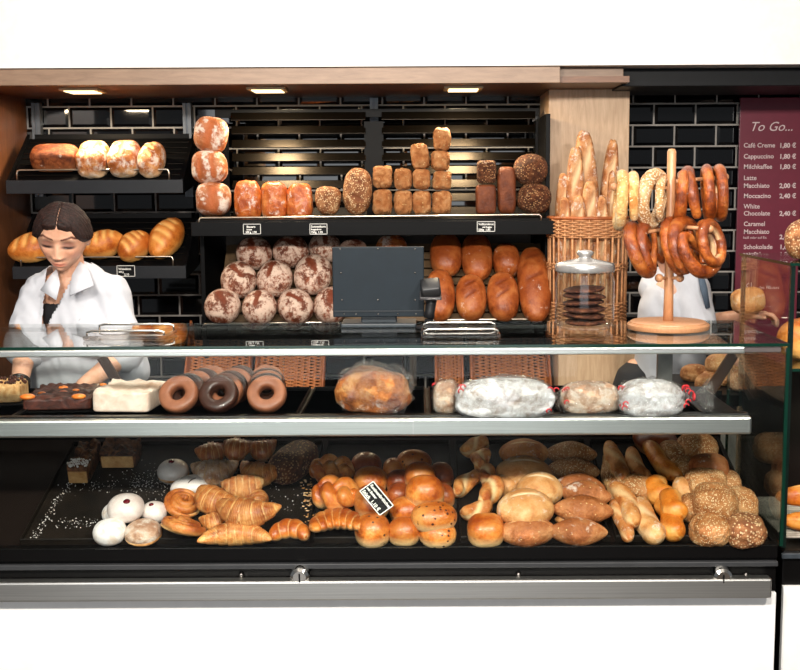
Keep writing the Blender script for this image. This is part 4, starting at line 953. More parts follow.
for lab, cx, cy, w, W, H, rz, layer, mat, s in [('big croissant lying on top at the front of the left tray', 244, 512, 64, .085, .065, -10, .030, 'croissant', 1), ('long croissant at the very front of the left tray', 236, 533, 70, .075, .055, 182, 0, 'croissant', 2), ('croissant turned sideways, touching the snail pastry', 212, 499, 50, .08, .06, -35, .024, 'croissant', 3),
     ('small croissant end showing between the snail and the big croissant', 214, 522, 26, .06, .045, 20, .002, 'croissant', 4), ('curled croissant at the right edge of the croissant pile', 256, 499, 30, .065, .05, 120, .0, 'croissant', 5), ('nut-topped croissant behind the big croissant', 243, 487, 42, .085, .06, 10, .016, 'cheese', 6),
     ('almond croissant dusted with sugar, behind the pile', 214, 472, 46, .09, .06, 6, .012, 'raisinloaf', 7), ('golden croissant at the back right of the pile', 258, 473, 44, .09, .06, -12, .010, 'croissant', 8), ('dark croissant at the far back left, under the shelf rail', 212, 453, 32, .08, .055, 15, 0, 'bunbrown', 9), ('dark croissant at the far back centre, under the shelf rail', 236, 449, 30, .08, .055, -5, .01, 'bunbrown', 10), ('dark croissant at the far back right, under the shelf rail', 262, 449, 30, .08, .055, 10, 0, 'bunbrown', 11)]:
    lay('croissant', 'croissant', lab, GC, cx, cy, croissant(m_(w, cy), W, H, s, .3+.1*(s % 3)), K[mat], H, rz, layer, 8)
lay('heart_pastry', 'pastry', 'golden two-lobed pastry alone at the front of the left tray', None, 290, 530, crescent(m_(40), .085, .05, 4, 4), K['gold'], .05, 180, 0)
lay('reflected_loaf', 'bread', 'dark loaf shape standing in for a reflection, along the back of the left tray', None, 293, 461, blob(.20, .11, .08, 12, 3, 3, .8, .03), K['darkgrain'], .075, 62, 0)  # solid loaf shape put in for a dark reflection at the back
# crumbs on the left tray
bm = NB(); crm = NB()
for k in range(520):
    a = rnd.random()
    if a < .35: px_, py_ = rnd.gauss(150, 14), rnd.gauss(482, 8)
    elif a < .55: px_, py_ = rnd.gauss(110, 28), rnd.gauss(486, 4)
    elif a < .75: q = rnd.random(); px_, py_ = 34+q*38+rnd.gauss(0, 2.5), 538-q*60
    elif a < .9: px_, py_ = rnd.gauss(75, 18), rnd.gauss(523, 3)
    else: px_, py_ = rnd.uniform(270, 306), rnd.uniform(476, 512)
    c = PT.hit(px_, py_, -.003); r = rnd.choice((.0007, .0009, .0012, .0018)); bmesh.ops.create_icosphere(bm, subdivisions=1, radius=r, matrix=Matrix.Translation(c))
for q0, q1, n in (((36, 536), (70, 478), 1),):
    pass
tag(obj('sugar_crumbs', bm, K['sugar']), 'white sugar crumbs scattered over the wide left tray', 'crumbs', None, 'stuff')
bm = NB()
for k in range(60):
    c = PT.hit(rnd.gauss(308, 3.5), rnd.uniform(476, 522), .0); bmesh.ops.create_icosphere(bm, subdivisions=1, radius=rnd.uniform(.0015, .0045), matrix=Matrix.Translation(c) @ Matrix.Diagonal((1.3, 1, .5, 1)))
tag(obj('pastry_flakes', bm, K['pale']), 'pale pastry flakes beside the plaits', 'crumbs', None, 'stuff')
# --- second tray: plaits and buns
GP = 'plaits in the second tray'
lay('plait', 'pastry', 'sugared plait at the back left of the second tray', GP, 332, 470, plait(m_(44, 470), .095, .07, 1, 3, .9, .6), K['cheese'], .06, -15, .004)
lay('plait', 'pastry', 'knotted golden plait behind the big crescent', GP, 336, 494, plait(m_(46), .11, .075, 2, 3, .8, .4), K['gold'], .07, -25, .008)
lay('crescent_pastry', 'pastry', 'big U-shaped glazed crescent at the front left of the second tray', None, 337, 520, crescent(m_(54), .165, .05, 3, 7), K['gold'], .05, 184, .012, 16)
GB = 'shiny buns in the second tray'
bl = [(366, 464, 30, .085, .055, 'bunbrown', 0, 'dark shiny bun at the back of the middle column'), (370, 479.5, 33, .09, .06, 'gold', .006, 'glazed bun just behind the price card'), (372, 500, 34, .10, .065, 'gold', .014, 'glazed bun that carries the price card'), (372.5, 528, 34, .09, .065, 'goldraisin', 0, 'speckled glazed bun at the front of the middle column'),
      (393, 469, 20, .07, .055, 'gold', 0, 'small glazed bun at the back, left of the largest back bun'), (414, 461, 34, .075, .055, 'goldraisin', .012, 'wide speckled bun at the very back of the right column'), (399, 481, 24, .07, .055, 'bunbrown', .006, 'brown bun left of the two stacked shiny buns'), (420, 475, 29, .08, .062, 'gold', .034, 'orange bun on top, behind the roundest stacked bun'), (399, 494, 24, .07, .055, 'bunbrown', .006, 'dark brown bun between the price card and the roundest bun'), (425, 490, 36, .09, .07, 'gold', .042, 'roundest shiny bun, on top of the right column'),
      (441, 474, 24, .08, .055, 'bunbrown', .002, 'dark bun at the back right corner of the second tray'), (443, 495, 22, .07, .055, 'bunbrown', 0, 'small brown bun at the right edge, beside the roundest bun'), (406, 509, 31, .08, .055, 'gold', .008, 'glazed bun behind the front left bun of the right column'), (404, 529.5, 31, .075, .056, 'gold', 0, 'glazed bun at the front, left in the right column'), (434, 515, 43, .085, .055, 'goldraisin', .034, 'oval raisin bun lying on top at the front right'), (437.5, 532, 36, .075, .05, 'goldraisin', 0, 'raisin bun at the very front right corner of the second tray')]
for i, (cx, cy, w, W, H, mat, layer, lab) in enumerate(bl):
    lay('bun', 'bun', lab, GB, cx, cy, blob(m_(w, cy), W, H, 200+i, 2.3, 2.2, .55, .03, fr=1.3), K[mat], H, rnd.uniform(-12, 12) if i != 14 else 8, layer)
# price card on the buns
c = PT.hit(376.5, 498.5, .098)
R = eul(-38, 0, 0) @ Matrix.Rotation(math.radians(52), 3, 'Y')
tg = lettered_tag(0, 0, 0, .095, .05, [('Rosinenbrötchen', -.44, .16, .26), ('mit Butter', -.44, -.08, .2), ('Stück  1,10 €', -.44, -.40, .28)], 'black and white price card lying slanted on the shiny buns', R=R, at=c)
# --- third tray
GT = 'sausage and cheese twists in the third tray'
for i, (cx, cy, L0, W, H, rz, layer, lab) in enumerate([(474, 446, .10, .06, .05, 30, .0, 'dark twist at the far back left of the third tray'), (479, 460, .09, .055, .05, 70, .012, 'pale twist end at the back left of the third tray'), (465, 484, .13, .055, .05, 58, .0, 'twist with a browned sausage end, at the left rim of the third tray'), (487, 476, .08, .05, .05, 100, .01, 'short twist with dark filling, beside the pale oval rolls'), (492, 492, .12, .06, .055, 76, .014, 'ridged pale twist beside the large pale roll'), (478, 511, .10, .06, .05, 30, .0, 'twist behind the square roll at the front left')]):
    lay('twist', 'pastry', lab, GT, cx, cy, stick(L0, W, H, i, 1.3, .2, .9, .15), K['cheese'], H, rz, layer)
lay('roll', 'bread roll', 'golden rounded square roll at the front left of the third tray', 'pale rolls in the third tray', 486, 528, blob(m_(34), .09, .06, 221, 2.8, 2.5, .6, .03), K['gold'], .06, 0, 0)
GR = 'pale rolls in the third tray'
for i, (cx, cy, w, W, H, mat, layer, rz, lab) in enumerate([(524, 451, 48, .10, .055, 'stick', 0, 0, 'shaded pale oval roll at the far back of the third tray'), (524, 471, 54, .115, .065, 'pale', .012, -6, 'long pale oval roll in the middle back of the third tray'), (540, 487, 44, .11, .065, 'pale', .020, -14, 'pale oval roll overlapping the large front one'), (507, 483, 30, .08, .05, 'pale', 0, 10, 'pale roll mostly hidden between the oval ones'), (525.5, 506.5, 54, .13, .07, 'pale', .022, 3, 'largest pale oval roll with a floury end, near the front'), (527.5, 529.5, 54, .085, .055, 'pointed', 0, 5, 'brown pointed oval roll at the front of the third tray')]):
    lay('roll', 'bread roll', lab, GR, cx, cy, blob(m_(w, cy), W, H, 230+i, 2.1, 2.2, .6, .025, pinch=.25, fr=1.2, cuts=[(-.6, 0, .6, .05, .06)] if mat != 'pointed' else [(-.75, .1, .75, .0, .07)], cutd=.04), K[mat], H, rz, layer)
GS = 'pointed seeded rolls in the third tray'
for i, (cx, cy, w, W, H, mat, layer, rz, lab) in enumerate([(571, 452, 50, .075, .055, 'sesame', 0, -4, 'seeded pointed roll at the far back of the third tray'), (573.5, 468.5, 50, .08, .055, 'sesame', .010, -8, 'seeded pointed roll, second from the back'), (580, 484.5, 48, .08, .055, 'pointed', .014, -12, 'pale pointed roll, third from the back'), (586, 492.5, 48, .08, .055, 'pointed', .022, -14, 'pointed roll with a pale seam, fourth from the back'), (583, 508, 57, .085, .058, 'pointed', .020, -6, 'smooth pointed brown roll, second from the front'), (578, 530, 57, .075, .055, 'pointed', 0, -2, 'pointed floury roll at the very front right of the third tray'), (578, 518, 44, .07, .04, 'pale', 0, 0, 'roll hidden between the two front pointed rolls')]):
    lay('roll', 'bread roll', lab, GS, cx, cy, blob(m_(w, cy), W, H, 240+i, 1.9, 2.0, .6, .02, pinch=.45, fr=1.3), K[mat], H, rz, layer)
# --- fourth tray: sticks and seeded rolls
GK = 'bread sticks in the fourth tray'
for i, (ax, ay, bx_, by_, w, mat, layer, lab) in enumerate([(611, 444, 621, 481, 17, 'stick', .016, 'bread stick at the back left of the fourth tray, nearly upright in view'), (630, 450, 643, 481, 16, 'stick', .012, 'bread stick right beside the back left one'), (645, 444, 676, 478, 18, 'ostick', .012, 'orange bread stick slanting down from the back'), (606, 456, 612, 486, 15, 'sesame', 0, 'grey seeded stick at the left rim of the fourth tray'), (609, 474, 618, 500, 14, 'pale', 0, 'pale stick end between the left rim and the long diagonal stick'), (618, 484, 637, 524, 18, 'stick', .020, 'long diagonal bread stick near the front left'), (616, 502, 628, 539, 15, 'stick', 0, 'spotted bread stick at the very front left of the fourth tray'),
        (640, 503, 652, 539, 25, 'pale', .0, 'thick pale roll at the front, between the sticks'), (652, 482, 665, 500, 24, 'ostick', .010, 'short thick orange roll behind the leaning one'), (664, 494, 680, 515, 23, 'ostick', .026, 'short orange roll with a rounded end, on top'), (662, 504, 680, 536, 24, 'ostick', 0, 'orange roll with a torn front end, at the front of the fourth tray')]):
    off = layer+.022; a, b = PT.hit(ax, ay, off), PT.hit(bx_, by_, off); d = a-b; Ln = d.length+.02; d.normalize(); n_ = PT.n; y = n_.cross(d).normalized(); z = d.cross(y)
    R = Matrix((d, y, z)).transposed(); W = m_(w, (ay+by_)/2)
    put('bread_stick', stick(Ln, W*1.22, W*1.1, i, 1.5 if mat != 'ostick' else .8, .06, .45, -.08), K[mat], (a+b)/2, R, lab, 'bread stick', GK)
lay('roll', 'bread roll', 'seeded roll squeezed between the back sticks and the long diagonal stick', 'seeded rolls in the fourth tray', 637, 487, blob(m_(30), .09, .055, 259, 2.5, 2.4, .7, .05), K['sesame'], .055, 60, 0)
for i, (cx, cy, w, W, H, mat, layer, lab) in enumerate([(697, 447, 38, .10, .065, 'sesame', .0, 'large shaded seeded roll at the far back of the fourth tray'), (672, 452, 26, .08, .05, 'sesame', 0, 'shaded seeded roll beside the large back one'), (682, 470, 25, .08, .055, 'sesame', .004, 'small pale seeded roll behind the orange rolls'), (709, 468, 36, .09, .065, 'pointed', .024, 'smooth-topped roll at the top of the seeded pile'), (706, 482, 38, .09, .06, 'sesame', .018, 'seeded roll under the smooth-topped one'), (683, 488, 20, .07, .05, 'pale', .004, 'small pale roll end beside the orange roll on top'), (716, 500, 40, .10, .07, 'sesame', .034, 'largest pale seeded roll on top of the pile'), (692, 507, 22, .08, .055, 'sesame', 0, 'seeded roll wedged left of the largest one'), (710, 528, 37, .09, .06, 'sesame', 0, 'sesame-covered roll at the front, right of the orange rolls'), (745, 528, 37, .09, .062, 'grain', 0, 'brown grain roll at the front right corner of the fourth tray'), (741, 503, 30, .10, .06, 'sesame', .006, 'seeded roll behind the brown grain roll'), (729, 484, 22, .08, .055, 'sesame', .004, 'seeded roll at the right back of the pile'), (656, 440, 40, .10, .05, 'bunbrown', 0, 'shaded brown roll at the very back of the fourth tray')]):
    lay('roll', 'bread roll', lab, 'seeded rolls in the fourth tray', cx, cy, blob(m_(w, cy)*1.04, W*1.05, H*1.05, 260+i, 2.8, 2.6, .7, .09, fr=2.2), K[mat], H, rnd.uniform(-18, 18), layer)

# ================================================================== CAKES AND BAGGED LOAVES ON THE MIDDLE SHELF
def ms(px): return px*3.3/1150
def tray_small(lab, px0, px1, y0, d):
    pass
o = lay('cake_slab', 'cake', 'pale crumble cake with a nut topping on a black board, cut off by the left edge', None, 4, 391, slab(ms(42), .14, .05, 5, .12), K['crumble'], .05, 8, .004, pl=PS)
bm = NB()
for k in range(60):
    bmesh.ops.create_icosphere(bm, subdivisions=1, radius=rnd.uniform(.003, .007), matrix=Matrix.Translation((rnd.gauss(.015, .022), rnd.uniform(-.06, .06), .029+rnd.uniform(0, .006))))
obj('nut_topping', bm, K['chockcake'], o, local=True)
bm = NB(); box(bm, -ms(26), ms(25), -.085, .08, -.030, -.026); obj('cake_board', bm, caseb, o, local=True)
o = lay('cake_slab', 'cake', 'dark chocolate cake with orange fruit pieces on a black board', None, 66, 397, slab(ms(68), .24, .035, 6, .14), K['chockcake'], .035, 4, .004, pl=PS)
bm = NB(); box(bm, -ms(36), ms(36), -.13, .12, -.0215, -.018); obj('cake_board', bm, caseb, o, local=True)
om = two('apricot', (196, 84, 20), (238, 146, 60), 30, .3, .7, .3, .3)
for (x, y, r) in ((-.085, -.10, .017), (.062, -.11, .016), (-.02, .05, .012), (.0, -.03, .010), (.09, .09, .010), (-.06, -.04, .009), (.03, .0, .008)):
    bm = NB(); bmesh.ops.create_icosphere(bm, subdivisions=3, radius=r, matrix=Matrix.Translation((x, y, .020)) @ Matrix.Diagonal((1.3, 1, .55, 1))); obj('fruit_piece', bm, om, o, smooth=True, local=True)
o = lay('cake_slab', 'cake', 'pale iced cake slab with a lumpy top, next to the ring cakes', None, 131, 396, slab(ms(58), .20, .062, 7, .07, mk=0), K['cream'], .062, -4, .002, pl=PS)
GN = 'ring cakes on the middle shelf'
rows = [((181, 405), (213, 386), 5, 'left', 20), ((221, 405), (228, 384), 5, 'middle', 21), ((267, 405), (269, 384), 5, 'right', 21)]
for (a, b, n, nm, wp) in [((179, 406), (211, 389), 5, 'left', 40), ((219, 406), (240, 389), 5, 'middle', 40), ((267, 405), (267, 388), 5, 'right', 40)]:
    for k in range(n):
        u = k/(n-1); Yc = 3.185+.19*u; px_ = a[0]+(b[0]-a[0])*u; R1 = ms(wp)/2*.97
        z = SH+R1*math.sin(math.radians(54))+.012
        c = Vector((P(px_, 400, Yc).x, Yc, z))
        mat = K['choc'] if ((k+(1 if nm != 'middle' else 0)) % 2 == 0) else K['caramel']
        o_ = ['front', 'second', 'third', 'fourth', 'rearmost'][k]
        put('ring_cake', ringcake(R1, .036, k+wp), mat, c, eul(54, 0, -8 if nm != 'right' else 0), '%s ring cake with %s glaze, %s in the %s row' % ('dark' if mat is K['choc'] else 'light brown', 'chocolate' if mat is K['choc'] else 'caramel', o_, nm), 'ring cake', GN)
def bag(lab, cx, cy, L0, W, H, mat, rz, seed, ry=0, knot=1, red=1, name='bagged_loaf', n_=5, bagk=1.10):
    c = PS.hit(cx, cy, H/2+.004); c.z = SH+H/2+.004
    t = thing(name, lab, 'bread', c, 'bagged loaves on the middle shelf', R=eul(0, ry, rz))
    me = blob(L0, W, H, seed, 2.9, 2.5, .75, .08, n=n_, fr=3.4, cuts=[(-.5, .1, .5, 0, .1)] if mat is K['bagloaf'] else ()); me.materials.append(mat); o = bpy.data.objects.new('loaf', me); COL.objects.link(o); o.parent = t
    me = blob(L0*bagk, W*1.13, H*1.14, seed+50, 3, 2.6, .8, .13, n=6, fr=6.5)
    V = np.empty(len(me.vertices)*3); me.vertices.foreach_get('co', V); V = V.reshape(-1, 3); V[:, 2] = np.maximum(V[:, 2], -H/2-.002)
    if knot:
        m = np.clip((V[:, 0]/(L0*bagk/2)-.80)/.2, 0, 1); V[:, 1:] *= (1-.75*m)[:, None]; V[:, 0] += m*L0*.12
    me.vertices.foreach_set('co', V.ravel()); me.update(); me.materials.append(filmm); o = bpy.data.objects.new('plastic_bag', me); COL.objects.link(o); o.parent = t
    if knot:
        # frilled bag mouth beyond the tie
        x0 = L0*bagk/2+L0*.10; bm = NB(); n = 30; rr = []
        for j in range(5):
            rr.append([bm.verts.new((x0+j*.011, (.006+.010*j)*math.cos(2*PI*k/n)*(1+.35*math.sin(k*2.1+j)), (.006+.009*j)*math.sin(2*PI*k/n)*(1+.35*math.sin(k*1.7+j)))) for k in range(n)])
        for j in range(4):
            for k in range(n): bm.faces.new((rr[j][k], rr[j][(k+1) % n], rr[j+1][(k+1) % n], rr[j+1][k]))
        obj('bag_mouth', bm, filmm, t, smooth=True, local=True)
        bm = NB(); tube(bm, [(x0, .009*math.cos(a), .009*math.sin(a)) for a in [2*PI*q/14 for q in range(14)]], .003, 6, closed=True); obj('bag_tie', bm, redm, t, smooth=True, local=True)
    if red:
        bm = NB(); rr2 = random.Random(seed)
        for k in range(red):
            a = rr2.uniform(-1.0, 2.4); x = rr2.choice((-.46, .46, .5, .44))*L0*bagk*rr2.uniform(.86, 1.0); y = -W*.45*math.cos(a*.5); z = H*.35*math.sin(a)
            tube(bm, [(x+.007*math.cos(q), y-.006+.002*math.sin(q*2), z+.006*math.sin(q)) for q in [i*.7 for i in range(7)]], .0018, 5)
        obj('red_print', bm, redm, t, smooth=True, local=True)
    return t
redm = plain('red_print', (206, 40, 48), .4)
bag('brown crusty loaf in a clear plastic bag, alone in the middle of the shelf', 374, 388, .225, .14, .13, K['bagloaf'], -26, 301, 0, 0, 0)
bag('small bagged pastry at the left end of the long sugared loaf', 446, 396, .07, .08, .09, K['raisinloaf'], 170, 302, 0, 0, 5, bagk=1.25)
bag('longest white sugared loaf in a clear bag, at the middle right of the shelf', 505, 397, .275, .13, .105, K['stollen'], 0, 303, 0, 0, 5, bagk=1.04)
bag('bagged fruit loaf with red print, between the two white sugared loaves', 590, 397, .17, .11, .088, K['raisinloaf'], 6, 304, 0, 0, 8, bagk=1.12)
bag('short white sugared loaf in a knotted clear bag, rightmost on the shelf', 651, 397, .185, .13, .10, K['stollen'], 0, 305, 0, 1, 9, bagk=1.08)
# ================================================================== MENU BOARD
YM = 5.68
xa, xb = P(738, 190, YM).x, P(801, 190, YM).x; zt_, zb_ = P(770, 97.5, YM).z, P(760, 345, YM).z
t = thing('menu_board', 'tall burgundy drinks menu board on the black tiled wall', 'menu board', ((xa+xb)/2, YM, zb_))
bm = NB(); box(bm, xa, xb, YM, YM+.02, zb_, zt_, .002); obj('board', bm, plain('burgundy', (112, 36, 54), .35, coat=.3, nz=.03), t)
wt = plain('menu_white', (214, 190, 190), .5)
def mtext(s, px, py, hpx, shear=0, align='LEFT', off=.0005):
    p = P(px, py, YM-.001); me = text_mesh(s, hpx*YM/1150*1.16, shear=shear, align=align, offset=off)
    me.transform(Matrix.Translation((p.x, YM-.002, p.z)) @ Matrix.Rotation(PI/2, 4, 'X')); link('lettering', me, wt, t)
mtext('To Go...', 749, 131, 11, .35, off=0)
for s, pr, y in (('Café Creme', '1,80 €', 147.5), ('Cappuccino', '1,80 €', 158.5), ('Milchkaffee', '1,80 €', 168.8), ('Latte', None, 180), ('Macchiato', '2,00 €', 187.8), ('Moccacino', '2,40 €', 198), ('White', None, 208.5), ('Chocolate', '2,40 €', 215.5), ('Caramel', None, 226), ('Macchiato', None, 233.8), ('Schokolade', '1,60 €', 249), ('mit Sahne', '1,80 €', 256.5)):
    mtext(s, 743.5, y, 5.4)
    if pr: mtext(pr, 796, y, 5.4, align='RIGHT', off=.001)
mtext('heiß oder auf Eis', 743, 238.8, 3, off=0); mtext('2,40 €', 796, 239, 5.4, align='RIGHT', off=.001)
mtext('Kl.', 744, 289, 8, off=0); mtext('des Hauses', 758, 289, 4, .2, off=0)

# ================================================================== NEIGHBOURING DISPLAY CASE
t = thing('display_case', 'tall glass display case with green edges at the right edge of the picture', 'display case', (1.5, 3.5, 0))
def dbox(name, mat, *a, bev=0):
    bm = NB(); box(bm, *a, bev); return obj(name, bm, mat, t)
NX0 = P(790, 300, 3.16).x+.0; NX1 = 2.0; zt2 = P(790, 263, 3.16).z
zs2 = P(790, 369, 3.16).z
zf2 = P(790, 548, 3.16).z
dbox('glass_top', glass('case_glass', (226, 238, 230), 1.4), NX0, NX1, 3.16, 3.66, zt2-.008, zt2)
dbox('glass_edge', gedge, NX0, NX1, 3.1555, 3.1599, zt2-.008, zt2)
dbox('glass_edge', gedge, NX0-.004, NX0-.0001, 3.1555, 3.66, zt2-.008, zt2)
dbox('glass_shelf', glass('case_glass', (226, 238, 230), 1.4), NX0+.012, NX1, 3.17, 3.60, zs2-.008, zs2)
dbox('glass_edge', gedge, NX0+.012, NX1, 3.1655, 3.1699, zs2-.008, zs2)
dbox('corner_post', plain('post_green_black', (10, 26, 22), .2, coat=.3), NX0+.001, NX0+.013, 3.161, 3.173, zf2, zt2-.009)
dbox('corner_post', plain('post_green_black', (10, 26, 22), .2, coat=.3), NX0+.001, NX0+.013, 3.64, 3.652, zf2, zt2-.009)
dbox('side_pane', gfront, NX0-.004, NX0+.0005, 3.17, 3.64, zf2+.002, zt2-.009)
dbox('case_body', caseb, NX0-.002, NX1, 3.14, 3.70, .02, zf2-.002, bev=.004)
dbox('case_base_panel', white_panel, NX0-.002, NX1, 3.12, 3.139, .10, zr0+.004, bev=.002)
dbox('case_ledge', plain('ledge_grey', (60, 66, 72), .3), NX0-.008, NX1, 3.128, 3.139, zf2-.022, zf2-.006, bev=.003)
bm = NB()
for k in range(22): y = 3.2+.02*k; tube(bm, [(NX0+.02, y, zf2+.02), (NX1-.02, y, zf2+.02)], .004, 6)
obj('wire_rack', bm, plain('rack_pale', (196, 184, 170), .4, metal=.3), t, smooth=True)
dbox('back_board', caseint, NX0+.02, NX1, 3.655, 3.665, zf2, zs2-.03)
PC = Plane(3.2, zf2+.024, 0)
for i, (cx, cy, Y, L0, rz, lab) in enumerate([(797, 490, 3.30, .30, 4, 'orange baguette on the wire rack of the right display case, upper one'), (800, 518, 3.24, .30, -6, 'orange baguette on the wire rack of the right display case, lower one')]):
    c = P(cx, cy, Y); c.x = NX0+.02+L0/2+.004*i; c.z = (zf2+.024+.032) if i else zf2+.024+.095
    put('baguette', blob(L0, .075, .062, 400+i, 2.4, 2.3, .7, .02, cuts=[(-.7, .4, -.3, -.4, .07), (0, .4, .4, -.4, .07)], cutd=.08, pinch=.2), K['ostick'], c, eul(0, 0, rz), lab, 'baguette', 'baguettes in the right display case')
c = Vector((NX0+.115, 3.32, zt2+.062)); 
put('loaf', blob(.19, .13, .12, 410, 2.6, 2.4, .8, .04), K['grain'], c, eul(0, 0, 40), 'grainy loaf lying on top of the right display case', 'bread')
put('loaf', blob(.20, .12, .12, 411, 2.4, 2.4, .8, .03), K['batard'], Vector((NX0+.13, 3.36, zs2+.062)), eul(0, 0, 10), 'golden loaf on the glass shelf of the right display case', 'bread')
# bread pile on the rear work table beyond the end glass
t2 = thing('work_table', 'dark rear work table behind the end of the counter, under a pile of rolls', 'table', (1.35, 3.95, 0))
bm = NB(); box(bm, .90, 1.8, 3.76, 4.2, .95, .99, .004); obj('table_top', bm, caseint, t2)
for x in (.92, 1.74):
    for y in (3.78, 4.15): bm = NB(); box(bm, x, x+.04, y, y+.04, 0, .95); obj('leg', bm, caseint, t2)
rr = random.Random(5)
for k in range(16):
    q = k % 5; r_ = k//5; x = .97+.11*q+.05*(r_ % 2)+rr.uniform(-.01, .01); y = 3.84+.10*(r_ if r_ < 3 else 1); z = .99+.031+(.05 if r_ == 3 else 0)
    put('roll', blob(.10, .085, .06, 420+k, 2.4, 2.3, .7, .05), K['gold' if k in (4, 8) else ('sesame' if k % 2 else 'crusty')], Vector((x, y, z)), eul(0, 0, rr.uniform(0, 90)), 'roll in the pile on the rear table, seen through the counter\'s end glass', 'bread roll', 'rolls piled on the rear table')

# ================================================================== PEOPLE
def voxelize(name, bm, voxel, smooth=6, fac=.5):
    me = bpy.data.meshes.new('tmp'); bmesh.ops.recalc_face_normals(bm, faces=bm.faces); bm.to_mesh(me); bm.free()
    o = bpy.data.objects.new('tmp', me); COL.objects.link(o)
    m = o.modifiers.new('r', 'REMESH'); m.mode = 'VOXEL'; m.voxel_size = voxel; m.use_smooth_shade = True
    if smooth: s = o.modifiers.new('s', 'SMOOTH'); s.iterations = smooth; s.factor = fac
    bpy.context.view_layer.update(); dg = bpy.context.evaluated_depsgraph_get(); r = bpy.data.meshes.new_from_object(o.evaluated_get(dg)); r.name = name
    bpy.data.objects.remove(o); bpy.data.meshes.remove(me); finish(r); return r
def capsule(bm, pts, rad, n=20, flat=1):
    """tapered limb with round ends"""
    pts = [Vector(p) for p in pts]; P2 = []; R2 = []
    d0 = (pts[0]-pts[1]).normalized(); d1 = (pts[-1]-pts[-2]).normalized()
    for a in (80, 60, 35): P2.append(pts[0]+d0*rad[0]*math.sin(math.radians(a))); R2.append(rad[0]*math.cos(math.radians(a)))
    for i, p in enumerate(pts):
        P2.append(p); R2.append(rad[i])
        if i < len(pts)-1:
            for u in (.25, .5, .75): P2.append(p.lerp(pts[i+1], u)); R2.append(rad[i]*(1-u)+rad[i+1]*u)
    for a in (35, 60, 80): P2.append(pts[-1]+d1*rad[-1]*math.sin(math.radians(a))); R2.append(rad[-1]*math.cos(math.radians(a)))
    tube(bm, P2, R2, n, flat=flat)
def ellip(bm, c, r, R=None, sub=4):
    M = Matrix.Translation(Vector(c))
    if R is not None: M = M @ R.to_4x4()
    bmesh.ops.create_icosphere(bm, subdivisions=sub, radius=1, matrix=M @ Matrix.Diagonal((r[0], r[1], r[2], 1)))
def skin_material(nm='skin'):
    t = NT(nm); at = t.new('ShaderNodeAttribute', _attribute_name='tone'); co = t.coords(1, False); n = t.noise(co, 40, 3)
    c = t.ramp(n, [(.3, (206, 152, 122)), (.7, (222, 172, 144))]); c = t.mix(1.0, c, c)
    m = t.n.new('ShaderNodeMix'); m.data_type = 'RGBA'; m.blend_type = 'MULTIPLY'; m.inputs[0].default_value = 1; t.ln(c, m.inputs[6]); t.ln(at.outputs['Color'], m.inputs[7])
    t.ln(m.outputs[2], t.b.inputs['Base Color']); t.b.inputs['Roughness'].default_value = .45; t.b.inputs['Subsurface Weight'].default_value = .08; t.b.inputs['Subsurface Radius'].default_value = (.01, .004, .002); t.b.inputs['Subsurface Scale'].default_value = .5
    return t.m
skin = skin_material()
def tone(me, f=None):
    V = np.empty(len(me.vertices)*3); me.vertices.foreach_get('co', V); V = V.reshape(-1, 3)
    c = np.ones((len(V), 4))
    if f is not None: c = f(V, c)
    at = me.color_attributes.new('tone', 'FLOAT_COLOR', 'POINT'); at.data.foreach_set('color', c.ravel().astype(np.float32))
def G(x, s): return np.exp(-(x/s)**2)
def head_surface(n=7):
    """head around its own centre: x right, -y forward, z up"""
    D, Fc = ico(n); x, y, z = D.T
    V = D*np.array((.073, .092, .112))
    X, Y_, Z = V.T.copy()
    f = np.clip(-y, 0, 1)
    low = np.clip(-z, 0, 1)
    # jaw narrows, chin forward
    X *= 1-.34*low**1.6; Y_ = np.where(Y_ > 0, Y_*(1-.45*low**1.1), Y_)
    Y_ -= .012*low**3*f*2.2
    # flatten the face plane
    Y_ = np.where(Y_ < -.070, -.070+(Y_+.070)*.45, Y_)
    # chin
    Y_ -= .012*G(X, .022)*G(Z+.098, .018)*(f > 0)
    # nose
    nz = np.where(Z > -.032, np.clip((.022-Z)/.054, 0, 1)**1.2, np.clip((Z+.046)/.014, 0, 1))
    Y_ -= f*(.024*nz)*G(X, .0105+.006*np.clip((-Z)/.03, 0, 1))
    for s in (-1, 1): Y_ -= f*.007*G(X-s*.013, .007)*G(Z+.034, .008)
    # brow ridge and eye sockets, lids
    for s in (-1, 1):
        Y_ += f*.013*G(X-s*.031, .018)*G(Z-.012, .013)
        Y_ -= f*.0085*G(X-s*.031, .0135)*G(Z-.009, .0085)
        Y_ -= f*.004*G(X-s*.030, .024)*G(Z-.033, .008)
        Y_ -= f*.006*G(X-s*.042, .018)*G(Z+.018, .018)
    # mouth
    Y_ -= f*.008*G(X, .024)*G(Z+.064, .016)
    Y_ -= f*.0045*G(X, .019)*G(Z+.0585, .0045); Y_ -= f*.0055*G(X, .016)*G(Z+.069, .005)
    Y_ += f*.006*G(X, .023)*G(Z+.0635, .0022)
    Y_ += f*.004*G(X, .018)*G(Z+.080, .006)
    return np.c_[X, Y_, Z], Fc
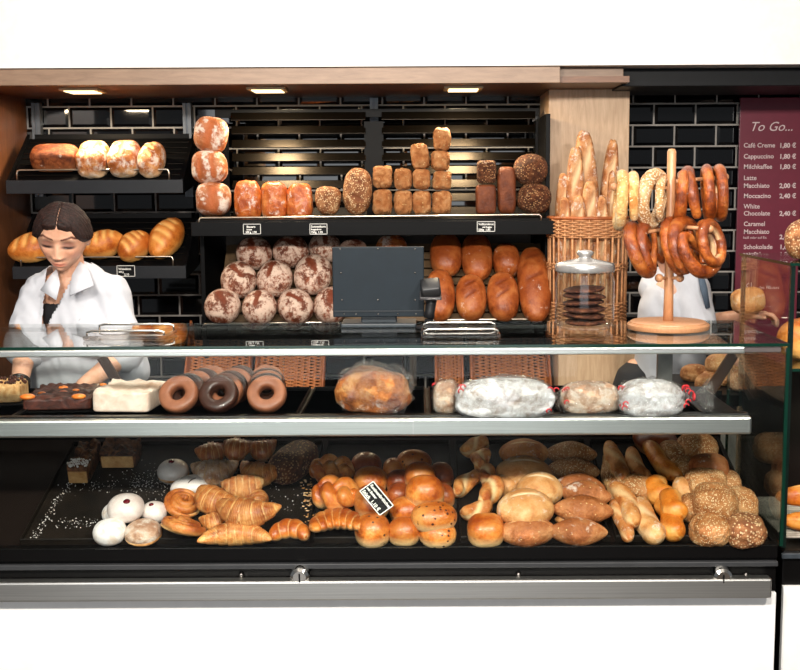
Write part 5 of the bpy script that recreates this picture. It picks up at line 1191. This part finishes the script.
def face_tone(V, c, inv):
    H = (np.c_[V, np.ones(len(V))] @ np.array(inv).T)[:, :3]; X, Y_, Z = H.T; f = (Y_ < -.03)
    def mul(m, col):
        m = (m*f)[:, None]; c[:, :3] = c[:, :3]*(1-m)+c[:, :3]*np.array(col)*m
    for s in (-1, 1):
        u = s*X; bz = .031+.010*np.clip((u-.012)/.030, 0, 1)-.016*np.clip((u-.042)/.02, 0, 1)
        mul(np.clip(1.25*np.exp(-((Z-bz)/.0034)**4)*((u > .011) & (u < .058)), 0, 1), (.16, .10, .09))      # eyebrow
        mul(np.clip(np.exp(-((u-.032)/.021)**4)*np.exp(-((Z-.012)/.011)**4), 0, 1)*.85, (.30, .21, .22))       # eye make-up
        mul(np.exp(-((u-.032)/.019)**4)*np.exp(-((Z-(.0015+ 5*(u-.032)**2))/.0046)**4), (.03, .02, .03))        # lashes
        mul(np.exp(-((u-.045)/.018)**2)*np.exp(-((Z+.026)/.02)**2)*.5, (1.0, .66, .58))
    mul(np.exp(-(X/.022)**4)*np.exp(-((Z+.0635)/.0085)**4)*.75, (.92, .50, .48))
    mul(np.exp(-(X/.023)**4)*np.exp(-((Z+.0635)/.0014)**2), (.5, .3, .3))
    for s in (-1, 1): mul(np.exp(-((X-s*.008)/.004)**2)*np.exp(-((Z+.043)/.003)**2), (.4, .25, .22))
    return c
def add_np(bm, V, Fc, M):
    vs = [bm.verts.new(M @ Vector(v)) for v in V]
    for f in Fc: bm.faces.new([vs[i] for i in f])
def hand(bm, wrist, d, up, s=1.0, curl=25, side=1):
    """palm, five fingers; d = pointing direction, up = back of the hand"""
    d = Vector(d).normalized(); up = Vector(up); up = (up-d*up.dot(d)).normalized(); w = d.cross(up)*side; wrist = Vector(wrist)
    capsule(bm, [wrist, wrist+d*.045*s, wrist+d*.08*s], [.024*s, .030*s, .034*s], 16, .55) if False else None
    for q in (-.024, -.008, .008, .024): capsule(bm, [wrist+w*q*.6*s, wrist+w*q*s+d*.085*s], [.015*s, .0125*s], 12)
    for i, (q, Ln) in enumerate(((-.029, .058), (-.010, .072), (.010, .078), (.029, .070))):
        b = wrist+w*q*s+d*.085*s; a = math.radians(curl*.5); p = [b]; sp = w*(q*.25)
        for j, fr_ in enumerate((.45, .32, .23)):
            a2 = a+math.radians(curl)*j; dd = (d*math.cos(a2)-up*math.sin(a2)+sp).normalized(); p.append(p[-1]+dd*Ln*fr_*s)
        capsule(bm, p, [.0095*s, .009*s, .0082*s, .007*s], 12)
    b = wrist+w*.024*s+d*.02*s; p = [b, b+(d*.6+w*.8-up*.2).normalized()*.035*s, b+(d*.6+w*.8-up*.2).normalized()*.035*s+(d*.9+w*.35-up*.3).normalized()*.045*s]
    capsule(bm, p, [.014*s, .012*s, .0085*s], 12)
shirt = plain('white_shirt_cloth', (192, 194, 201), .8, nz=.015, nscale=30, bump=.15)
darkc = plain('dark_trousers', (28, 28, 32), .8)
shoe = plain('black_shoe', (18, 18, 18), .4)
hairm = None
def hair_mat():
    t = NT('dark_brown_hair'); co = t.coords((7, 80, 34), False); n = t.noise(co, 5, 4, .7, .8)
    t.ln(t.ramp(n, [(.3, (10, 6, 5)), (.5, (34, 18, 14)), (.75, (74, 38, 26))]), t.b.inputs['Base Color']); t.b.inputs['Roughness'].default_value = .5; t.b.inputs['Specular IOR Level'].default_value = .3; t.bump(n, .9, .004); return t.m
hairm = hair_mat()
def fold(me, amp, f1=(26, 20, 9), seed=1):
    """cloth folds: push along normals with stretched noise"""
    n = len(me.vertices); V = np.empty(n*3); N_ = np.empty(n*3); me.vertices.foreach_get('co', V); me.vertices.foreach_get('normal', N_); V = V.reshape(-1, 3); N_ = N_.reshape(-1, 3)
    q = V @ np.array([[1, .35, .2], [-.2, 1, .3], [.5, .2, 1]]).T*np.array(f1)
    h = 1-np.abs(fnoise(q, 1.0, seed, 3))*2.2
    V = V+N_*(h*amp)[:, None]; me.vertices.foreach_set('co', V.ravel()); me.update()

def woman():
    Y0 = 4.08
    t = thing('person', 'woman with dark pinned-up hair in a white shirt, looking down behind the counter', 'person', (P(72, 300, Y0).x, Y0, 0))
    hc = P(63, 237, 4.0)
    HR = eul(0, 5, 0) @ eul(0, 0, 3) @ eul(27, 0, 0)
    HM = Matrix.Translation(hc) @ HR.to_4x4() @ Matrix.Diagonal((1.13, 1.0, 1.02, 1))
    X = lambda px, py, Y=Y0: P(px, py, Y)
    shz = lambda px, py, Y=Y0: P(px, py, Y)
    neck = X(70, 276, 4.08); chest = X(75, 310, 4.10); waist = X(76, 372, 4.12); hip = Vector((waist.x, 4.16, .92))
    sL = X(43, 296, 4.08); sR = X(109, 296, 4.08)              # shoulders, image left / right
    eL = X(25, 352, 4.00); wL = X(19, 386, 3.86); hL = wL+Vector((.01, -.08, -.035))
    eR = X(123, 356, 4.03); wR = X(83, 386, 3.86)
    bm = NB(); add_np(bm, *head_surface(6), HM)
    for s in (-1, 1): ellip(bm, HM @ Vector((s*.074, .008, .0)), (.010, .020, .030), HR, 3)
    capsule(bm, [HM @ Vector((0, .022, -.045)), neck, chest], [.052, .056, .09])
    capsule(bm, [sL, neck.lerp(chest, .25), sR], [.055, .07, .055]); 
    capsule(bm, [chest, waist, hip], [.12, .115, .13])
    capsule(bm, [sL, eL, wL], [.05, .040, .027]); capsule(bm, [sR, eR, wR], [.05, .040, .027])
    hand(bm, wL, (.1, -.8, -.45), (0, .3, 1), 1, 30, 1); hand(bm, wR, (-.75, -.45, -.45), (0, .2, 1), 1, 28, -1)
    for s in (-1, 1): capsule(bm, [hip+Vector((s*.09, 0, 0)), Vector((hip.x+s*.10, 4.14, .5)), Vector((hip.x+s*.11, 4.16, .08))], [.09, .06, .04])
    me = voxelize('person_body', bm, .0026, 2, .4); inv = HM.inverted(); tone(me, lambda V, c: face_tone(V, c, inv))
    link('body', me, skin, t)
    # shirt
    bm = NB()
    capsule(bm, [sL+Vector((.02, 0, .005)), neck+Vector((0, .03, -.02)), sR+Vector((-.02, 0, .005))], [.072, .075, .072])
    capsule(bm, [chest+Vector((-.05, .0, -.02)), waist+Vector((-.03, 0, 0)), hip], [.118, .125, .15]); capsule(bm, [chest+Vector((.05, .0, -.02)), waist+Vector((.035, 0, 0)), hip], [.118, .125, .15])
    ellip(bm, chest+Vector((-.075, -.075, -.085)), (.082, .07, .085)); ellip(bm, chest+Vector((.075, -.075, -.085)), (.082, .07, .085))
    capsule(bm, [chest+Vector((0, -.004, .0)), waist], [.133, .13])
    uL = sL.lerp(eL, .93); capsule(bm, [sL, uL], [.070, .066]); uR = sR.lerp(eR, .92); capsule(bm, [sR, uR], [.070, .066]); 
    capsule(bm, [sR.lerp(eR, .8), X(134, 372, 4.1)], [.055, .05])
    me = voxelize('shirt', bm, .006, 10)
    fold(me, .012, (19, 15, 8), 5)
    # neck opening: a V cut through the front
    b2 = bmesh.new(); b2.from_mesh(me)
    vt = X(56, 330, 3.9); topz = neck.z+.0
    def inV(p):
        if p.y > neck.y+.02: return (p-neck).length < .085 and p.z > neck.z-.02
        cx_ = X(54, 300).x+(X(66, 300).x-X(54, 300).x)*min(1, max(0, (p.z-vt.z)/(topz-vt.z)))
        u = (p.z-vt.z)/(topz-vt.z)
        return u > 0 and abs(p.x-cx_) < .006+.040*min(u, 1.2)
    bmesh.ops.delete(b2, geom=[v for v in b2.verts if inV(v.co)], context='VERTS')
    b2.to_mesh(me); b2.free(); finish(me)
    o = link('shirt', me, shirt, t); md = o.modifiers.new('thick', 'SOLIDIFY'); md.thickness = .003; md.offset = 1
    # black top below the V and dark vest
    bm = NB(); capsule(bm, [chest, waist], [.124, .119]); me = voxelize('undershirt', bm, .006, 2); b2 = bmesh.new(); b2.from_mesh(me); zc = X(57, 304, 3.97).z; bmesh.ops.delete(b2, geom=[v for v in b2.verts if v.co.z > zc], context='VERTS'); b2.to_mesh(me); b2.free(); link('undershirt', me, plain('black_top', (20, 20, 24), .8), t)
    # collar flaps
    for pts in ([(80, 262, 4.02), (88, 268, 4.00), (94, 286, 3.935), (70, 296, 3.91), (72, 276, 3.96)], [(57, 268, 3.99), (50, 276, 3.95), (40, 290, 3.935), (56, 300, 3.915), (60, 284, 3.94)]):
        q = [P(*a) for a in pts]; bm = NB(); vs = [bm.verts.new(a) for a in q]; bm.faces.new(vs)
        bmesh.ops.subdivide_edges(bm, edges=bm.edges, cuts=1); bmesh.ops.triangulate(bm, faces=bm.faces)
        o = obj('collar_flap', bm, shirt, t, smooth=True); md = o.modifiers.new('thick', 'SOLIDIFY'); md.thickness = .004
    # trousers and shoes
    bm = NB(); ellip(bm, hip+Vector((0, 0, -.02)), (.17, .125, .13))
    for s in (-1, 1): capsule(bm, [hip+Vector((s*.09, 0, -.03)), Vector((hip.x+s*.10, 4.14, .5)), Vector((hip.x+s*.11, 4.16, .09))], [.115, .08, .062])
    link('trousers', voxelize('trousers', bm, .009, 5), darkc, t)
    for s in (-1, 1):
        bm = NB(); capsule(bm, [Vector((hip.x+s*.11, 4.17, .05)), Vector((hip.x+s*.115, 4.0, .036))], [.047, .036], 16); o = obj('shoe', bm, shoe, t, smooth=True)
    # watch
    bm = NB(); ax = (wL-eL).normalized(); u = ax.cross(Vector((1, 0, 0))).normalized(); w = ax.cross(u); c = wL-ax*.012
    for q in range(3): tube(bm, [c+ax*(q-1)*.009+(u*math.cos(a)+w*math.sin(a))*.033 for a in [2*PI*k/26 for k in range(26)]], .0052, 8, closed=True)
    obj('wristwatch', bm, plain('watch_metal', (70, 66, 64), .25, metal=.8), t, smooth=True)
    # hair: swept back from a middle parting
    D, Fc = ico(6); HV, _ = head_surface(6)
    x, y, z = D.T
    n_ = HV/np.linalg.norm(HV, axis=1)[:, None]
    front = np.clip(-y, 0, 1)
    line = .56-.16*np.abs(x)*1.0                              # hairline height for the face side
    line = np.where(np.abs(x) > .56, .47-(np.abs(x)-.56)*1.25, line)
    cover = np.clip((z-line+.03)*6, 0, 1); side = np.clip((y-(.20+.3*np.clip(.2-z, -.2, 1)))*9, 0, 1)*(z > -.45)
    cov = np.maximum(cover, side*np.clip((z+.5)*8, 0, 1))
    thick = .010+.006*np.clip(np.abs(x)*1.5, 0, 1)+.0016*np.sin(y*52+9*np.abs(x)+8*z)+.003*fnoise(D*np.array((3, 7, 7)), 1.4, 3)
    part = np.exp(-(x/.03)**2)*(y < .25)*(z > .3); thick = thick*(1-1.25*part)
    HV2 = HV+n_*(np.where(cov > .02, thick*cov, 0)-.012*(1-cov))[:, None]
    me = bpy.data.meshes.new('hair'); me.from_pydata(HV2.tolist(), [], Fc); me.transform(HM); finish(me); link('hair', me, hairm, t)
    bm = NB(); ellip(bm, HM @ Vector((0, .115, .0)), (.045, .035, .045), HR, 4); obj('hair_bun', bm, hairm, t, smooth=True)
woman()

def second():
    Y0 = 4.55
    hc = P(672, 240, 4.48)
    t = thing('person', 'person in a white shirt and black apron bending over behind the pretzel stand', 'person', (P(672, 300, Y0).x, Y0, 0))
    X = lambda px, py, Y=Y0: P(px, py, Y)
    HR = eul(0, -4, 0) @ eul(0, 0, 30) @ eul(40, 0, 0); HM = Matrix.Translation(hc) @ HR.to_4x4() @ Matrix.Diagonal((.95, .95, .95, 1))
    neck = X(674, 272); chest = X(674, 300); waist = X(664, 362, 4.6); hip = Vector((waist.x, 4.62, .90))
    sL = X(657, 288, 4.6); sR = X(690, 286, 4.50)
    eR = X(700, 335, 4.42); wR = X(742, 362, 4.25); eL = X(712, 322, 4.62); wL = X(742, 316, 4.5)
    bm = NB(); add_np(bm, *head_surface(5), HM)
    for s in (-1, 1): ellip(bm, HM @ Vector((s*.074, .008, .0)), (.010, .020, .030), HR, 3)
    capsule(bm, [HM @ Vector((0, .022, -.045)), neck, chest], [.05, .05, .09]); capsule(bm, [chest, waist, hip], [.11, .11, .12])
    capsule(bm, [sR, eR, wR], [.05, .038, .026]); capsule(bm, [sL, eL, wL], [.05, .036, .026])
    hand(bm, wR, (.8, -.3, -.25), (0, 0, 1), 1, 26, 1); hand(bm, wL, (.9, -.2, .1), (0, .2, 1), 1, 40, 1)
    for s in (-1, 1): capsule(bm, [hip+Vector((s*.09, 0, 0)), Vector((hip.x+s*.10, 4.6, .5)), Vector((hip.x+s*.11, 4.62, .08))], [.09, .06, .04])
    me = voxelize('person_body', bm, .004, 2, .4); tone(me, lambda V, c: face_tone(V, c, HM.inverted())); link('body', me, skin, t)
    bm = NB()
    capsule(bm, [sL, neck+Vector((0, .02, -.03)), sR], [.068, .065, .068]); capsule(bm, [chest+Vector((-.015, 0, -.03)), waist, hip], [.118, .112, .14])
    capsule(bm, [sR, sR.lerp(eR, .95)], [.07, .064]); capsule(bm, [sL, sL.lerp(eL, .75)], [.068, .058]); capsule(bm, [X(690, 330), X(692, 362, 4.5)], [.06, .05])
    me = voxelize('shirt', bm, .007, 8); fold(me, .008, (16, 12, 7), 9); link('shirt', me, shirt, t)
    bm = NB(); capsule(bm, [waist+Vector((0, 0, -.06)), hip+Vector((0, 0, -.05)), hip+Vector((0, 0, -.35))], [.116, .145, .15]); link('apron', voxelize('apron', bm, .009, 5), plain('black_apron', (18, 18, 20), .8), t)
    bm = NB()
    for s in (-1, 1): capsule(bm, [hip+Vector((s*.09, 0, -.03)), Vector((hip.x+s*.10, 4.6, .5)), Vector((hip.x+s*.11, 4.62, .09))], [.115, .08, .062])
    link('trousers', voxelize('trousers', bm, .01, 4), darkc, t)
    for s in (-1, 1): bm = NB(); capsule(bm, [Vector((hip.x+s*.11, 4.63, .05)), Vector((hip.x+s*.115, 4.46, .036))], [.047, .036], 16); obj('shoe', bm, shoe, t, smooth=True)
    D, Fc = ico(5); HV, _ = head_surface(5); x, y, z = D.T; n_ = HV/np.linalg.norm(HV, axis=1)[:, None]
    cov = np.maximum(np.clip((z-.5)*14, 0, 1), np.clip((y+.2)*9, 0, 1)*np.clip((z+.5)*8, 0, 1)); HV2 = HV+n_*(.014*cov-.012*(1-cov))[:, None]
    me = bpy.data.meshes.new('hair'); me.from_pydata(HV2.tolist(), [], Fc); me.transform(HM); finish(me); link('hair', me, hairm, t)
    # striped neckerchief end hanging at the back
    bm = NB(); pts = [X(700, 272, 4.44), X(704, 290, 4.40), X(708, 308, 4.40)]; tube(bm, pts, [.012, .015, .010], 10, flat=.5); obj('neckerchief', bm, plain('blue_grey_cloth', (74, 88, 104), .8), t, smooth=True)
    put('loaf', blob(.125, .10, .095, 500, 3.5, 3, .9, .04), K['pale'], P(748, 300, 4.42), eul(0, -8, 5), 'pale cut loaf held up by the person in the black apron', 'bread')
second()

# ================================================================== LIGHT
w = bpy.data.worlds.new('world'); SC.world = w; w.use_nodes = True; w.node_tree.nodes['Background'].inputs[0].default_value = (.9, .95, 1, 1); w.node_tree.nodes['Background'].inputs[1].default_value = .12
def area(name, loc, target, sx, sy, e, col=(1, 1, 1), spread=180):
    ld = bpy.data.lights.new(name, 'AREA'); ld.shape = 'RECTANGLE'; ld.size = sx; ld.size_y = sy; ld.energy = e; ld.color = col; ld.spread = math.radians(spread)
    o = bpy.data.objects.new(name, ld); COL.objects.link(o); o.location = loc; o.rotation_euler = (Vector(target)-Vector(loc)).to_track_quat('-Z', 'Y').to_euler(); return o
area('ceiling_lamp', (-1.0, .9, 2.65), (-.7, 3.6, .9), .28, .2, 60, (1, .94, .86))
area('ceiling_lamp', (.15, .9, 2.65), (.1, 3.6, .9), .28, .2, 52, (1, .93, .84))
area('ceiling_lamp', (1.3, 1.0, 2.65), (.6, 3.6, .9), .28, .2, 46, (1, .93, .84))
area('ceiling_lamp', (0, 2.9, 3.1), (0, 3.3, .9), 2.4, .3, 14, (1, .92, .82))
area('rear_fill', (-.3, 3.8, 3.0), (-.3, 5.1, 1.35), 1.8, .25, 17, (1, .94, .86))  # added fill light above the aisle, brightens the loaves on the rear shelves
area('front_fill', (-.6, -2.4, 1.45), (-.3, 3.6, 1.2), 3.6, 2.4, 60, (.93, .97, 1))  # added fill light behind the camera, gives the steel rails something bright to reflect
vs = SC.view_settings; vs.view_transform = 'Standard'; vs.look = 'None'; vs.gamma = 1; vs.exposure = .28; vs.use_curve_mapping = False
SC.cycles.max_bounces = 8; SC.cycles.transparent_max_bounces = 24; SC.cycles.caustics_reflective = False; SC.cycles.caustics_refractive = False
